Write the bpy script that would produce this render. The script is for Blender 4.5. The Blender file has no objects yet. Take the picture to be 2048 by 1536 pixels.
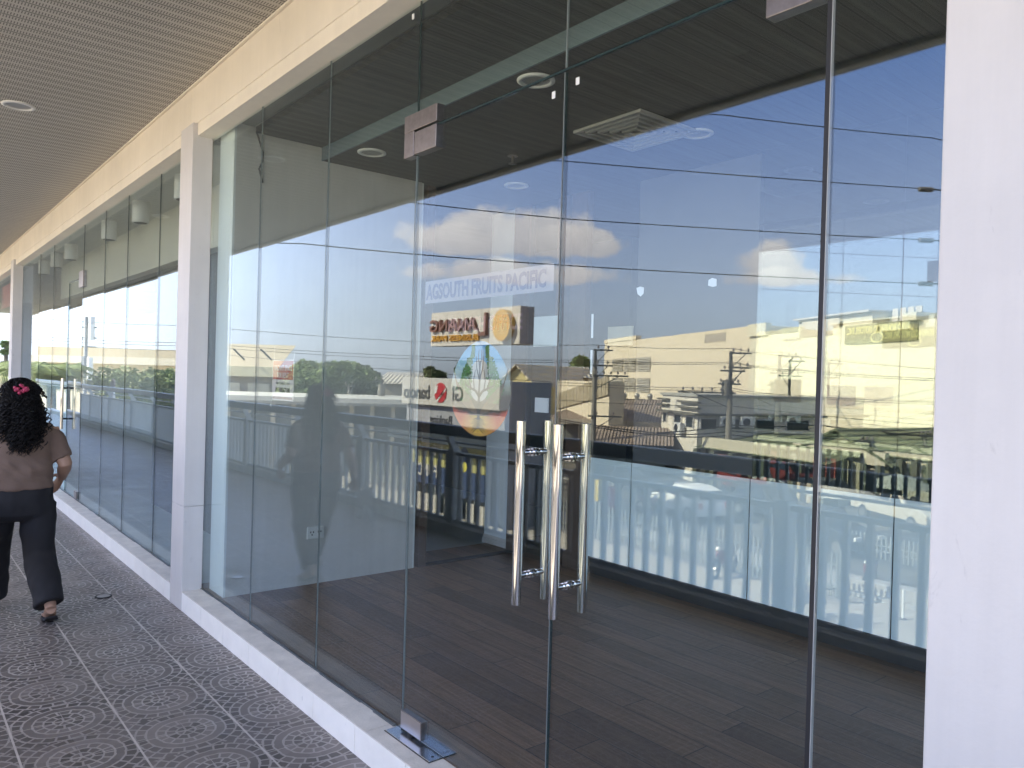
import bpy, bmesh, math, random
from mathutils import Vector, Matrix, noise
R = math.radians
random.seed(7)
S = bpy.context.scene
COL = S.collection

# ------------------------------------------------------------------ camera
# world axes: x along the shop front, y into the shop, z up; shop glass at y = 0
F_PX = 1540.0
M = Matrix(((0.63414317, -0.02307978, 0.77287111), (0.77270800, -0.01729797, -0.63452590), (0.02801382, 0.99958397, 0.00686454)))
CAM = Vector((0.0, -1.70, 1.60))
cd = bpy.data.cameras.new('camera'); cam = bpy.data.objects.new('camera', cd); COL.objects.link(cam)
cam.matrix_world = Matrix.Translation(CAM) @ M.to_4x4()
cd.sensor_width = 36; cd.lens = 36 * F_PX / 2048; cd.clip_start = 0.02; cd.clip_end = 3000
S.camera = cam
S.render.resolution_x, S.render.resolution_y = 1024, 768
S.view_settings.view_transform = 'Standard'; S.view_settings.look = 'None'; S.view_settings.gamma = 1
S.view_settings.exposure = 2.45
S.cycles.transparent_max_bounces = 24; S.cycles.max_bounces = 10; S.cycles.glossy_bounces = 6; S.cycles.diffuse_bounces = 5
S.cycles.use_denoising = True; S.cycles.use_adaptive_sampling = False; S.cycles.denoising_prefilter = 'ACCURATE'

def ray(px, py):
    return M @ Vector((px - 1024, 768 - py, -F_PX))
def on_plane(px, py, y):                      # point seen at pixel on a plane parallel to the glass
    d = ray(px, py); return CAM + d * ((y - CAM.y) / d.y)
def seen(px, py, Y):                          # real place of a thing seen MIRRORED in the glass, Y metres out from the glass
    p = on_plane(px, py, Y); return Vector((p.x, -p.y, p.z))
def seen_depth(px, py, dep):                  # the same, by distance along the view axis
    p = CAM + ray(px, py) * (dep / F_PX); return Vector((p.x, -p.y, p.z))
def z_at(px, py, P):                          # height of pixel row py at the real ground position P (mirrored view)
    d = ray(px, py); return CAM.z + d.z * (P[0] - CAM.x) / d.x

# ------------------------------------------------------------------ sky and sun
SUN = Vector((-0.50, 0.86, 0.70)).normalized()
w = bpy.data.worlds.new('World'); S.world = w; w.use_nodes = True
nt = w.node_tree; nt.nodes.clear()
def N(t, ty, **kw):
    n = t.nodes.new(ty)
    for k, v in kw.items():
        if k.startswith('i_'): n.inputs[k[2:].replace('_', ' ')].default_value = v
        else: setattr(n, k, v)
    return n
def mth(t, op, a, b=None, c=None, clamp=False):
    n = t.nodes.new('ShaderNodeMath'); n.operation = op; n.use_clamp = clamp
    for i, v in enumerate((a, b, c)):
        if v is None: continue
        if isinstance(v, (int, float)): n.inputs[i].default_value = v
        else: t.links.new(v, n.inputs[i])
    return n.outputs[0]
def mixc(t, fac, a, b, blend='MIX'):
    n = t.nodes.new('ShaderNodeMix'); n.data_type = 'RGBA'; n.blend_type = blend
    for s, v in ((n.inputs[0], fac), (n.inputs[6], a), (n.inputs[7], b)):
        if isinstance(v, (int, float)): s.default_value = v
        elif isinstance(v, tuple): s.default_value = v if len(v) == 4 else v + (1,)
        else: t.links.new(v, s)
    return n.outputs[2]
def ramp(t, v, stops):
    n = t.nodes.new('ShaderNodeValToRGB'); e = n.color_ramp.elements
    while len(e) < len(stops): e.new(0.5)
    for i, (p, c) in enumerate(stops):
        e[i].position = p; e[i].color = c if isinstance(c, tuple) and len(c) == 4 else ((c,) * 3 + (1,) if not isinstance(c, tuple) else c + (1,))
    t.links.new(v, n.inputs[0]); return n.outputs[0]
sky = N(nt, 'ShaderNodeTexSky', sky_type='NISHITA', sun_disc=False)
sky.sun_elevation = math.asin(SUN.z); sky.sun_rotation = math.atan2(SUN.x, SUN.y)
sky.altitude = 0; sky.air_density = 1.0; sky.dust_density = 0.6; sky.ozone_density = 2.2
tc = N(nt, 'ShaderNodeTexCoord')
def cloud(px, py, wx, wz, lift, seed):
    """a cumulus in the direction mirrored at a pixel: soft-edged mask from noise"""
    d = ray(px, py); d = Vector((d.x, -d.y, d.z)).normalized()
    side = Vector((-d.y, d.x, 0)).normalized(); up = d.cross(side); up = up if up.z > 0 else -up
    def dot(v):
        n = N(nt, 'ShaderNodeVectorMath', operation='DOT_PRODUCT'); nt.links.new(tc.outputs['Generated'], n.inputs[0]); n.inputs[1].default_value = v; return n.outputs['Value']
    f = dot(d); a = mth(nt, 'DIVIDE', dot(side), wx); b = mth(nt, 'DIVIDE', dot(up), wz)
    bb = mth(nt, 'MULTIPLY', b, mth(nt, 'ADD', 1.0, mth(nt, 'MULTIPLY', mth(nt, 'LESS_THAN', b, 0.0), 0.9)))
    rr = mth(nt, 'ADD', mth(nt, 'MULTIPLY', a, a), mth(nt, 'MULTIPLY', bb, bb))
    mp = N(nt, 'ShaderNodeMapping'); mp.inputs['Location'].default_value = (seed, seed * 1.7, 0); nt.links.new(tc.outputs['Generated'], mp.inputs[0])
    no = N(nt, 'ShaderNodeTexNoise', i_Scale=24.0, i_Detail=9.0, i_Roughness=0.60); nt.links.new(mp.outputs[0], no.inputs['Vector'])
    no2 = N(nt, 'ShaderNodeTexNoise', i_Scale=9.0, i_Detail=2.0); nt.links.new(mp.outputs[0], no2.inputs['Vector'])
    v = mth(nt, 'SUBTRACT', mth(nt, 'ADD', mth(nt, 'MULTIPLY', no.outputs[0], 1.5), mth(nt, 'MULTIPLY', no2.outputs[0], 1.1)), mth(nt, 'MULTIPLY', rr, 0.75))
    m = mth(nt, 'MULTIPLY', mth(nt, 'SUBTRACT', v, lift), 3.2, clamp=True)
    m = mth(nt, 'MULTIPLY', mth(nt, 'MULTIPLY', m, mth(nt, 'GREATER_THAN', f, 0.5)), 0.92)
    shade = mth(nt, 'ADD', mth(nt, 'MULTIPLY', b, 0.35), mth(nt, 'MULTIPLY', no.outputs[0], 0.9), clamp=True)
    return m, shade
skc = sky.outputs[0]
sxyz = N(nt, 'ShaderNodeSeparateXYZ'); nt.links.new(tc.outputs['Generated'], sxyz.inputs[0])
elev = mth(nt, 'DIVIDE', sxyz.outputs[2], 0.42, clamp=True)
hs = N(nt, 'ShaderNodeHueSaturation', i_Value=1.0); nt.links.new(skc, hs.inputs['Color']); high = mth(nt, 'MULTIPLY', mth(nt, 'SUBTRACT', sxyz.outputs[2], 0.40), 4.0, clamp=True)      # unseen upper sky paled and brightened to light the walkway
nt.links.new(mth(nt, 'MULTIPLY', mth(nt, 'ADD', 0.16, mth(nt, 'MULTIPLY', elev, 0.95)), mth(nt, 'SUBTRACT', 1.0, mth(nt, 'MULTIPLY', high, 0.80))), hs.inputs['Saturation'])
skc = mixc(nt, 1.0, hs.outputs[0], mixc(nt, high, mixc(nt, elev, (0.74, 0.75, 0.83), (1.20, 1.10, 1.30)), (1.58, 1.44, 1.36)), 'MULTIPLY')
for c in ((1010, 478, .145, .042, .64, 3.1), (1160, 492, .075, .032, .66, 5.3), (905, 490, .07, .03, .66, 4.4), (1545, 545, .055, .045, .74, 8.2), (1010, 552, .17, .026, .80, 11.4), (1600, 560, .10, .02, .86, 13.7)):
    m_, s_ = cloud(*c)
    col = mixc(nt, s_, (4.4, 3.9, 4.0), (8.2, 7.0, 6.4))
    skc = mixc(nt, m_, skc, col)
bg = N(nt, 'ShaderNodeBackground', i_Strength=0.128); nt.links.new(skc, bg.inputs['Color'])
wo = N(nt, 'ShaderNodeOutputWorld'); nt.links.new(bg.outputs[0], wo.inputs['Surface'])
ld = bpy.data.lights.new('sun', 'SUN'); ld.energy = 5.0; ld.angle = R(0.5); ld.color = (1.0, 0.84, 0.60)
lo = bpy.data.objects.new('sun', ld); COL.objects.link(lo); lo.rotation_euler = SUN.to_track_quat('Z', 'Y').to_euler()

# ------------------------------------------------------------------ materials
def c8(r, g, b):
    f = lambda v: (v / 255 / 12.92) if v <= 10 else ((v / 255 + .055) / 1.055) ** 2.4
    return (f(r), f(g), f(b), 1)
MATS = {}
def mat(name, col, rough=0.6, metal=0.0, var=0.12, scale=3.0, bump=0.0, bscale=60.0, streak=0.0, spec=0.5, fine=0.0, scuff=0.0):
    """plain principled surface with large-scale tonal wear, optional rain streaks and bump"""
    if name in MATS: return MATS[name]
    m = bpy.data.materials.new(name); m.use_nodes = True; t = m.node_tree; p = t.nodes['Principled BSDF']
    col = col if len(col) == 4 else col + (1,)
    co = N(t, 'ShaderNodeTexCoord')
    no = N(t, 'ShaderNodeTexNoise', i_Scale=scale, i_Detail=6.0, i_Roughness=0.6); t.links.new(co.outputs['Object'], no.inputs['Vector'])
    k = ramp(t, no.outputs[0], [(0.28, 1 - var), (0.72, 1 + var * 0.5)])
    cc = mixc(t, 1.0, col, k, 'MULTIPLY')
    if streak:
        mp = N(t, 'ShaderNodeMapping'); mp.inputs['Scale'].default_value = (6, 6, 0.35); t.links.new(co.outputs['Object'], mp.inputs[0])
        n2 = N(t, 'ShaderNodeTexNoise', i_Scale=2.2, i_Detail=8.0, i_Roughness=0.7); t.links.new(mp.outputs[0], n2.inputs['Vector'])
        cc = mixc(t, 1.0, cc, ramp(t, n2.outputs[0], [(0.3, 1 - streak), (0.62, 1.0)]), 'MULTIPLY')
    if fine:
        n3 = N(t, 'ShaderNodeTexNoise', i_Scale=180.0, i_Detail=2.0); t.links.new(co.outputs['Object'], n3.inputs['Vector'])
        cc = mixc(t, 1.0, cc, ramp(t, n3.outputs[0], [(0.3, 1 - fine), (0.7, 1 + fine)]), 'MULTIPLY')
    if scuff:
        mp = N(t, 'ShaderNodeMapping'); mp.inputs['Scale'].default_value = (9, 9, 3.5); mp.inputs['Location'].default_value = (3.1, 1.7, 0.4); t.links.new(co.outputs['Object'], mp.inputs[0])
        n5 = N(t, 'ShaderNodeTexNoise', i_Scale=1.4, i_Detail=10.0, i_Roughness=0.75, i_Distortion=1.2); t.links.new(mp.outputs[0], n5.inputs['Vector'])
        cc = mixc(t, 1.0, cc, ramp(t, n5.outputs[0], [(0.62, 1.0), (0.74, 1 - scuff)]), 'MULTIPLY')
    t.links.new(cc, p.inputs['Base Color'])
    p.inputs['Roughness'].default_value = rough; p.inputs['Metallic'].default_value = metal; p.inputs['Specular IOR Level'].default_value = spec
    if bump:
        n4 = N(t, 'ShaderNodeTexNoise', i_Scale=bscale, i_Detail=5.0); t.links.new(co.outputs['Object'], n4.inputs['Vector'])
        bn = N(t, 'ShaderNodeBump', i_Strength=bump, i_Distance=0.01); t.links.new(n4.outputs[0], bn.inputs['Height']); t.links.new(bn.outputs[0], p.inputs['Normal'])
    MATS[name] = m; return m
def new_mat(name):
    m = bpy.data.materials.new(name); m.use_nodes = True; MATS[name] = m
    return m, m.node_tree, m.node_tree.nodes['Principled BSDF']
def xyz(t):
    co = N(t, 'ShaderNodeTexCoord'); s = N(t, 'ShaderNodeSeparateXYZ'); t.links.new(co.outputs['Object'], s.inputs[0]); return co, s.outputs[0], s.outputs[1], s.outputs[2]

def glass_mat(name, tint, f0=0.046, gain=1.0, wave=0.0):
    m, t, p = new_mat(name); t.nodes.remove(p)
    lw = N(t, 'ShaderNodeLayerWeight', i_Blend=0.5)
    f = mth(t, 'ADD', f0, mth(t, 'MULTIPLY', mth(t, 'POWER', lw.outputs['Facing'], 5.0), 0.95 * gain), clamp=True)
    tr = N(t, 'ShaderNodeBsdfTransparent'); tr.inputs[0].default_value = tint
    gl = N(t, 'ShaderNodeBsdfGlossy'); gl.inputs['Roughness'].default_value = 0.0; gl.inputs['Color'].default_value = (0.82, 0.92, 1.0, 1)
    if wave:
        co = N(t, 'ShaderNodeTexCoord'); no = N(t, 'ShaderNodeTexNoise', i_Scale=1.6, i_Detail=1.0); t.links.new(co.outputs['Object'], no.inputs['Vector'])
        bn = N(t, 'ShaderNodeBump', i_Strength=wave, i_Distance=0.004); t.links.new(no.outputs[0], bn.inputs['Height']); t.links.new(bn.outputs[0], gl.inputs['Normal'])
    mx = N(t, 'ShaderNodeMixShader'); t.links.new(f, mx.inputs[0]); t.links.new(tr.outputs[0], mx.inputs[1]); t.links.new(gl.outputs[0], mx.inputs[2])
    t.links.new(mx.outputs[0], t.nodes['Material Output'].inputs['Surface']); return m
GLASS = glass_mat('clear_glass', (0.955, 0.985, 0.972, 1), 0.064, 0.82, 0.004)
GLASS_BACK = glass_mat('partition_glass', (0.90, 0.95, 0.94, 1), 0.07, 1.0)

WHITE = mat('white_wall_paint', (0.63, 0.60, 0.565), 0.55, var=0.10, scale=1.7, streak=0.05, bump=0.06, scuff=0.25)
CREAM = mat('cream_beam_paint', (0.83, 0.76, 0.63), 0.6, var=0.10, scale=1.4, streak=0.04, bump=0.05, scuff=0.15)
ROOMWALL = mat('room_wall_paint', (0.57, 0.56, 0.52), 0.7, var=0.12, scale=1.6, streak=0.08)
ROOMEND = mat('wall_end_lit_tone', (0.70, 0.74, 0.72), 0.6, var=0.05, streak=0.06)  # paler than the side wall: daylight on the end put into the colour
CURBTOP = mat('curb_stone', (0.74, 0.68, 0.60), 0.45, var=0.2, scale=9, fine=0.06, scuff=0.3)
CURBF = mat('curb_white_tile', (0.95, 0.91, 0.83), 0.3, var=0.08, scale=6, scuff=0.4)
CAULK = mat('silicone_seal', (0.10, 0.11, 0.11), 0.5, var=0.3, scale=20)
EDGE = mat('glass_edge', (0.015, 0.035, 0.035), 0.25)
EDGEL = mat('clear_silicone', (0.20, 0.22, 0.215), 0.35)
CHROME = mat('polished_steel', (0.80, 0.78, 0.76), 0.07, 1.0, var=0.02)
STEEL = mat('brushed_steel', (0.31, 0.275, 0.26), 0.32, 1.0, var=0.2, scale=30)
BLACK = mat('black_rubber', (0.012, 0.012, 0.014), 0.6)
SKIRT = mat('black_skirting', (0.010, 0.010, 0.012), 0.5)
WOODJ = mat('brown_jamb_wood', (0.085, 0.052, 0.034), 0.45, var=0.3, streak=0.3)
GREYR = mat('railing_grey_paint', (0.40, 0.43, 0.43), 0.45, var=0.06)
HANDR = mat('handrail_dark_paint', (0.085, 0.125, 0.155), 0.35, var=0.06)
CONC = mat('concrete', (0.36, 0.35, 0.33), 0.85, var=0.2, scale=0.8, fine=0.06)
ASPH = mat('asphalt', (0.115, 0.110, 0.100), 0.9, var=0.3, scale=0.4, fine=0.15)
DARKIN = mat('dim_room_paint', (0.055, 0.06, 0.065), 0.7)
PAPER = mat('white_paper', (0.80, 0.82, 0.84), 0.7, var=0.03)
WPLAST = mat('white_plastic', (0.74, 0.74, 0.70), 0.35, var=0.03)

def tile_mat():
    m, t, p = new_mat('mosaic_floor_tile'); co, x, y, z = xyz(t)
    u0 = mth(t, 'DIVIDE', mth(t, 'ADD', x, 3.927), 0.405); v0 = mth(t, 'DIVIDE', mth(t, 'ADD', y, 0.6225), 0.41)
    iu = mth(t, 'ROUND', u0); iv = mth(t, 'ROUND', v0); u = mth(t, 'SUBTRACT', u0, iu); v = mth(t, 'SUBTRACT', v0, iv)
    nz = N(t, 'ShaderNodeTexNoise', i_Scale=28.0, i_Detail=1.0); t.links.new(co.outputs['Object'], nz.inputs['Vector'])
    wob = mth(t, 'MULTIPLY', mth(t, 'SUBTRACT', nz.outputs[0], 0.5), 0.03)
    # rings are drawn out towards one side so that each reads as a teardrop
    r = mth(t, 'SQRT', mth(t, 'ADD', mth(t, 'MULTIPLY', u, u), mth(t, 'MULTIPLY', v, v)))
    r = mth(t, 'ADD', mth(t, 'ADD', r, wob), mth(t, 'MULTIPLY', mth(t, 'MULTIPLY', mth(t, 'ABSOLUTE', v), mth(t, 'ABSOLUTE', u)), -0.16))
    th = mth(t, 'DIVIDE', mth(t, 'ARCTAN2', v, u), 2 * math.pi); th = mth(t, 'ADD', th, 0.5)
    q = mth(t, 'DIVIDE', r, 0.098); n = mth(t, 'FLOOR', q); fr = mth(t, 'SUBTRACT', q, n)
    cnt = mth(t, 'ADD', 5.0, mth(t, 'MULTIPLY', n, 4.6)); sc = mth(t, 'MULTIPLY', th, cnt); sc = mth(t, 'ADD', sc, mth(t, 'MULTIPLY', n, 0.37))
    si = mth(t, 'FLOOR', sc); sf = mth(t, 'SUBTRACT', sc, si)
    # joint widths in tile units
    ang = mth(t, 'DIVIDE', mth(t, 'MULTIPLY', mth(t, 'SUBTRACT', 0.5, mth(t, 'ABSOLUTE', mth(t, 'SUBTRACT', sf, 0.5))), mth(t, 'MULTIPLY', r, 6.283)), cnt)
    rad = mth(t, 'MULTIPLY', mth(t, 'SUBTRACT', 0.5, mth(t, 'ABSOLUTE', mth(t, 'SUBTRACT', fr, 0.5))), 0.098)
    plain = mth(t, 'MULTIPLY', mth(t, 'GREATER_THAN', n, 2.5), mth(t, 'LESS_THAN', n, 3.5))
    ang = mth(t, 'ADD', ang, mth(t, 'MULTIPLY', plain, 1.0))
    lw = 0.0105
    j = mth(t, 'LESS_THAN', mth(t, 'MINIMUM', ang, rad), lw)
    cv = N(t, 'ShaderNodeCombineXYZ'); t.links.new(n, cv.inputs[0]); t.links.new(si, cv.inputs[1])
    t.links.new(mth(t, 'ADD', mth(t, 'MULTIPLY', iu, 7.0), iv), cv.inputs[2])
    wn = N(t, 'ShaderNodeTexWhiteNoise', noise_dimensions='3D'); t.links.new(cv.outputs[0], wn.inputs['Vector'])
    big = N(t, 'ShaderNodeTexNoise', i_Scale=1.3, i_Detail=4.0); t.links.new(co.outputs['Object'], big.inputs['Vector'])
    piece = mixc(t, wn.outputs['Value'], (0.056, 0.047, 0.043), (0.145, 0.124, 0.115))
    light = mth(t, 'MULTIPLY', mth(t, 'GREATER_THAN', n, 1.5), mth(t, 'LESS_THAN', n, 3.5))
    piece = mixc(t, mth(t, 'MULTIPLY', light, 0.6), piece, (0.205, 0.180, 0.166))
    piece = mixc(t, 1.0, piece, ramp(t, big.outputs[0], [(0.3, 0.68), (0.7, 1.18)]), 'MULTIPLY')
    tv = N(t, 'ShaderNodeCombineXYZ'); t.links.new(mth(t, 'FLOOR', u0), tv.inputs[0]); t.links.new(iv, tv.inputs[1])
    tw = N(t, 'ShaderNodeTexWhiteNoise', noise_dimensions='3D'); t.links.new(tv.outputs[0], tw.inputs['Vector'])
    piece = mixc(t, 1.0, piece, ramp(t, tw.outputs['Value'], [(0.0, 0.80), (1.0, 1.18)]), 'MULTIPLY')
    cc = mixc(t, mth(t, 'MULTIPLY', mth(t, 'MULTIPLY', j, 0.95), ramp(t, big.outputs[0], [(0.35, 0.95), (0.68, 0.45)])), piece, (0.42, 0.385, 0.36))
    # tile edges: long ones thick and pale, cross ones thin
    lg = mth(t, 'GREATER_THAN', mth(t, 'ABSOLUTE', v), 0.490); cg = mth(t, 'LESS_THAN', mth(t, 'ABSOLUTE', u), 0.0055)
    cc = mixc(t, mth(t, 'MULTIPLY', cg, 0.7), cc, (0.45, 0.41, 0.37)); cc = mixc(t, mth(t, 'MULTIPLY', lg, 0.9), cc, (0.55, 0.50, 0.46))
    dn = N(t, 'ShaderNodeTexNoise', i_Scale=3.5, i_Detail=7.0, i_Roughness=0.7); t.links.new(co.outputs['Object'], dn.inputs['Vector'])
    cc = mixc(t, mth(t, 'MULTIPLY', ramp(t, dn.outputs[0], [(0.42, 0.0), (0.72, 1.0)]), 0.5), cc, (0.215, 0.188, 0.168))
    t.links.new(cc, p.inputs['Base Color'])
    t.links.new(ramp(t, dn.outputs[0], [(0.3, 0.34), (0.7, 0.55)]), p.inputs['Roughness'])
    bn = N(t, 'ShaderNodeBump', i_Strength=0.25, i_Distance=0.002); t.links.new(mth(t, 'SUBTRACT', 1.0, j), bn.inputs['Height']); t.links.new(bn.outputs[0], p.inputs['Normal'])
    return m
TILE = tile_mat()

def soffit_mat():
    m, t, p = new_mat('perforated_soffit'); co, x, y, z = xyz(t)
    P = 0.118
    a = mth(t, 'FRACT', mth(t, 'DIVIDE', x, P))                       # across one strip
    groove = mth(t, 'LESS_THAN', mth(t, 'ABSOLUTE', mth(t, 'SUBTRACT', a, 0.5)), 0.045)
    b = mth(t, 'FRACT', mth(t, 'MULTIPLY', mth(t, 'ADD', a, 0.5), 2.0))
    row = mth(t, 'LESS_THAN', mth(t, 'ABSOLUTE', mth(t, 'SUBTRACT', b, 0.5)), 0.31)
    s = mth(t, 'FRACT', mth(t, 'DIVIDE', y, 0.0145)); slot = mth(t, 'LESS_THAN', s, 0.40)
    hole = mth(t, 'MULTIPLY', row, slot)
    no = N(t, 'ShaderNodeTexNoise', i_Scale=2.0, i_Detail=5.0); t.links.new(co.outputs['Object'], no.inputs['Vector'])
    base = mixc(t, no.outputs[0], (0.44, 0.415, 0.355), (0.51, 0.48, 0.42))
    cc = mixc(t, mth(t, 'MULTIPLY', hole, 0.80), base, (0.05, 0.045, 0.04)); cc = mixc(t, mth(t, 'MULTIPLY', groove, 0.85), cc, (0.035, 0.032, 0.028))
    t.links.new(cc, p.inputs['Base Color']); p.inputs['Roughness'].default_value = 0.55
    bn = N(t, 'ShaderNodeBump', i_Strength=0.6, i_Distance=0.006); t.links.new(mth(t, 'SUBTRACT', 1.0, groove), bn.inputs['Height']); t.links.new(bn.outputs[0], p.inputs['Normal'])
    return m
SOFFIT = soffit_mat()

def plank_mat(name, along, wid, lng, c0, c1, rough, gap=0.0022, gapc=(0.006, 0.005, 0.004), gdark=0.9):
    m, t, p = new_mat(name); co, x, y, z = xyz(t)
    l, a = (x, y) if along == 'x' else (y, x)
    q = mth(t, 'DIVIDE', a, wid); i = mth(t, 'FLOOR', q); f = mth(t, 'SUBTRACT', q, i)
    off = N(t, 'ShaderNodeTexWhiteNoise', noise_dimensions='1D'); t.links.new(i, off.inputs['W'])
    q2 = mth(t, 'ADD', mth(t, 'DIVIDE', l, lng), off.outputs['Value']); k = mth(t, 'FLOOR', q2); f2 = mth(t, 'SUBTRACT', q2, k)
    e = mth(t, 'MULTIPLY', mth(t, 'SUBTRACT', 0.5, mth(t, 'ABSOLUTE', mth(t, 'SUBTRACT', f, 0.5))), wid)
    e2 = mth(t, 'MULTIPLY', mth(t, 'SUBTRACT', 0.5, mth(t, 'ABSOLUTE', mth(t, 'SUBTRACT', f2, 0.5))), lng)
    g = mth(t, 'LESS_THAN', mth(t, 'MINIMUM', e, e2), gap)
    cv = N(t, 'ShaderNodeCombineXYZ'); t.links.new(i, cv.inputs[0]); t.links.new(k, cv.inputs[1])
    wn = N(t, 'ShaderNodeTexWhiteNoise', noise_dimensions='3D'); t.links.new(cv.outputs[0], wn.inputs['Vector'])
    mp = N(t, 'ShaderNodeMapping'); mp.inputs['Scale'].default_value = (1.2, 22, 1) if along == 'x' else (22, 1.2, 1)
    ad = N(t, 'ShaderNodeVectorMath', operation='ADD'); t.links.new(co.outputs['Object'], ad.inputs[0]); t.links.new(wn.outputs['Color'], ad.inputs[1])
    t.links.new(ad.outputs[0], mp.inputs[0])
    gr = N(t, 'ShaderNodeTexNoise', i_Scale=3.0, i_Detail=8.0, i_Roughness=0.65, i_Distortion=0.6); t.links.new(mp.outputs[0], gr.inputs['Vector'])
    cc = mixc(t, ramp(t, gr.outputs[0], [(0.3, 0.0), (0.7, 1.0)]), c0, c1)
    cc = mixc(t, 1.0, cc, ramp(t, wn.outputs['Value'], [(0.0, 0.70), (1.0, 1.25)]), 'MULTIPLY')
    cc = mixc(t, mth(t, 'MULTIPLY', g, gdark), cc, gapc)
    t.links.new(cc, p.inputs['Base Color']); p.inputs['Roughness'].default_value = rough
    bn = N(t, 'ShaderNodeBump', i_Strength=0.3, i_Distance=0.002); t.links.new(mth(t, 'SUBTRACT', 1.0, g), bn.inputs['Height']); t.links.new(bn.outputs[0], p.inputs['Normal'])
    return m
PLANK = plank_mat('dark_wood_floor', 'x', 0.155, 1.22, (0.115, 0.060, 0.030), (0.255, 0.148, 0.085), 0.5)
CEILD = plank_mat('dark_strip_ceiling', 'y', 0.10, 3.0, (0.022, 0.022, 0.021), (0.055, 0.054, 0.050), 0.5)

def corrugated(name, c0, c1, pitch=0.25, axis='x', rough=0.6):
    m, t, p = new_mat(name); co, x, y, z = xyz(t)
    a = x if axis == 'x' else (y if axis == 'y' else z)
    s = mth(t, 'SINE', mth(t, 'MULTIPLY', a, 6.283 / pitch))
    no = N(t, 'ShaderNodeTexNoise', i_Scale=0.7, i_Detail=7.0, i_Roughness=0.7); t.links.new(co.outputs['Object'], no.inputs['Vector'])
    cc = mixc(t, ramp(t, no.outputs[0], [(0.3, 0.0), (0.7, 1.0)]), c0, c1)
    t.links.new(cc, p.inputs['Base Color']); p.inputs['Roughness'].default_value = rough
    bn = N(t, 'ShaderNodeBump', i_Strength=0.9, i_Distance=pitch * 0.2); t.links.new(s, bn.inputs['Height']); t.links.new(bn.outputs[0], p.inputs['Normal'])
    return m
def foliage(name, a, b, s=0.6):
    m, t, p = new_mat(name); co = N(t, 'ShaderNodeTexCoord')
    no = N(t, 'ShaderNodeTexNoise', i_Scale=s, i_Detail=5.0); t.links.new(co.outputs['Object'], no.inputs['Vector'])
    n2 = N(t, 'ShaderNodeTexNoise', i_Scale=s * 14, i_Detail=2.0); t.links.new(co.outputs['Object'], n2.inputs['Vector'])
    f = mth(t, 'ADD', mth(t, 'MULTIPLY', no.outputs[0], 0.5), mth(t, 'MULTIPLY', n2.outputs[0], 0.5))
    t.links.new(mixc(t, ramp(t, f, [(0.35, 0.0), (0.65, 1.0)]), a, b), p.inputs['Base Color']); p.inputs['Roughness'].default_value = 0.6
    p.inputs['Transmission Weight'].default_value = 0.0; return m

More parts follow.
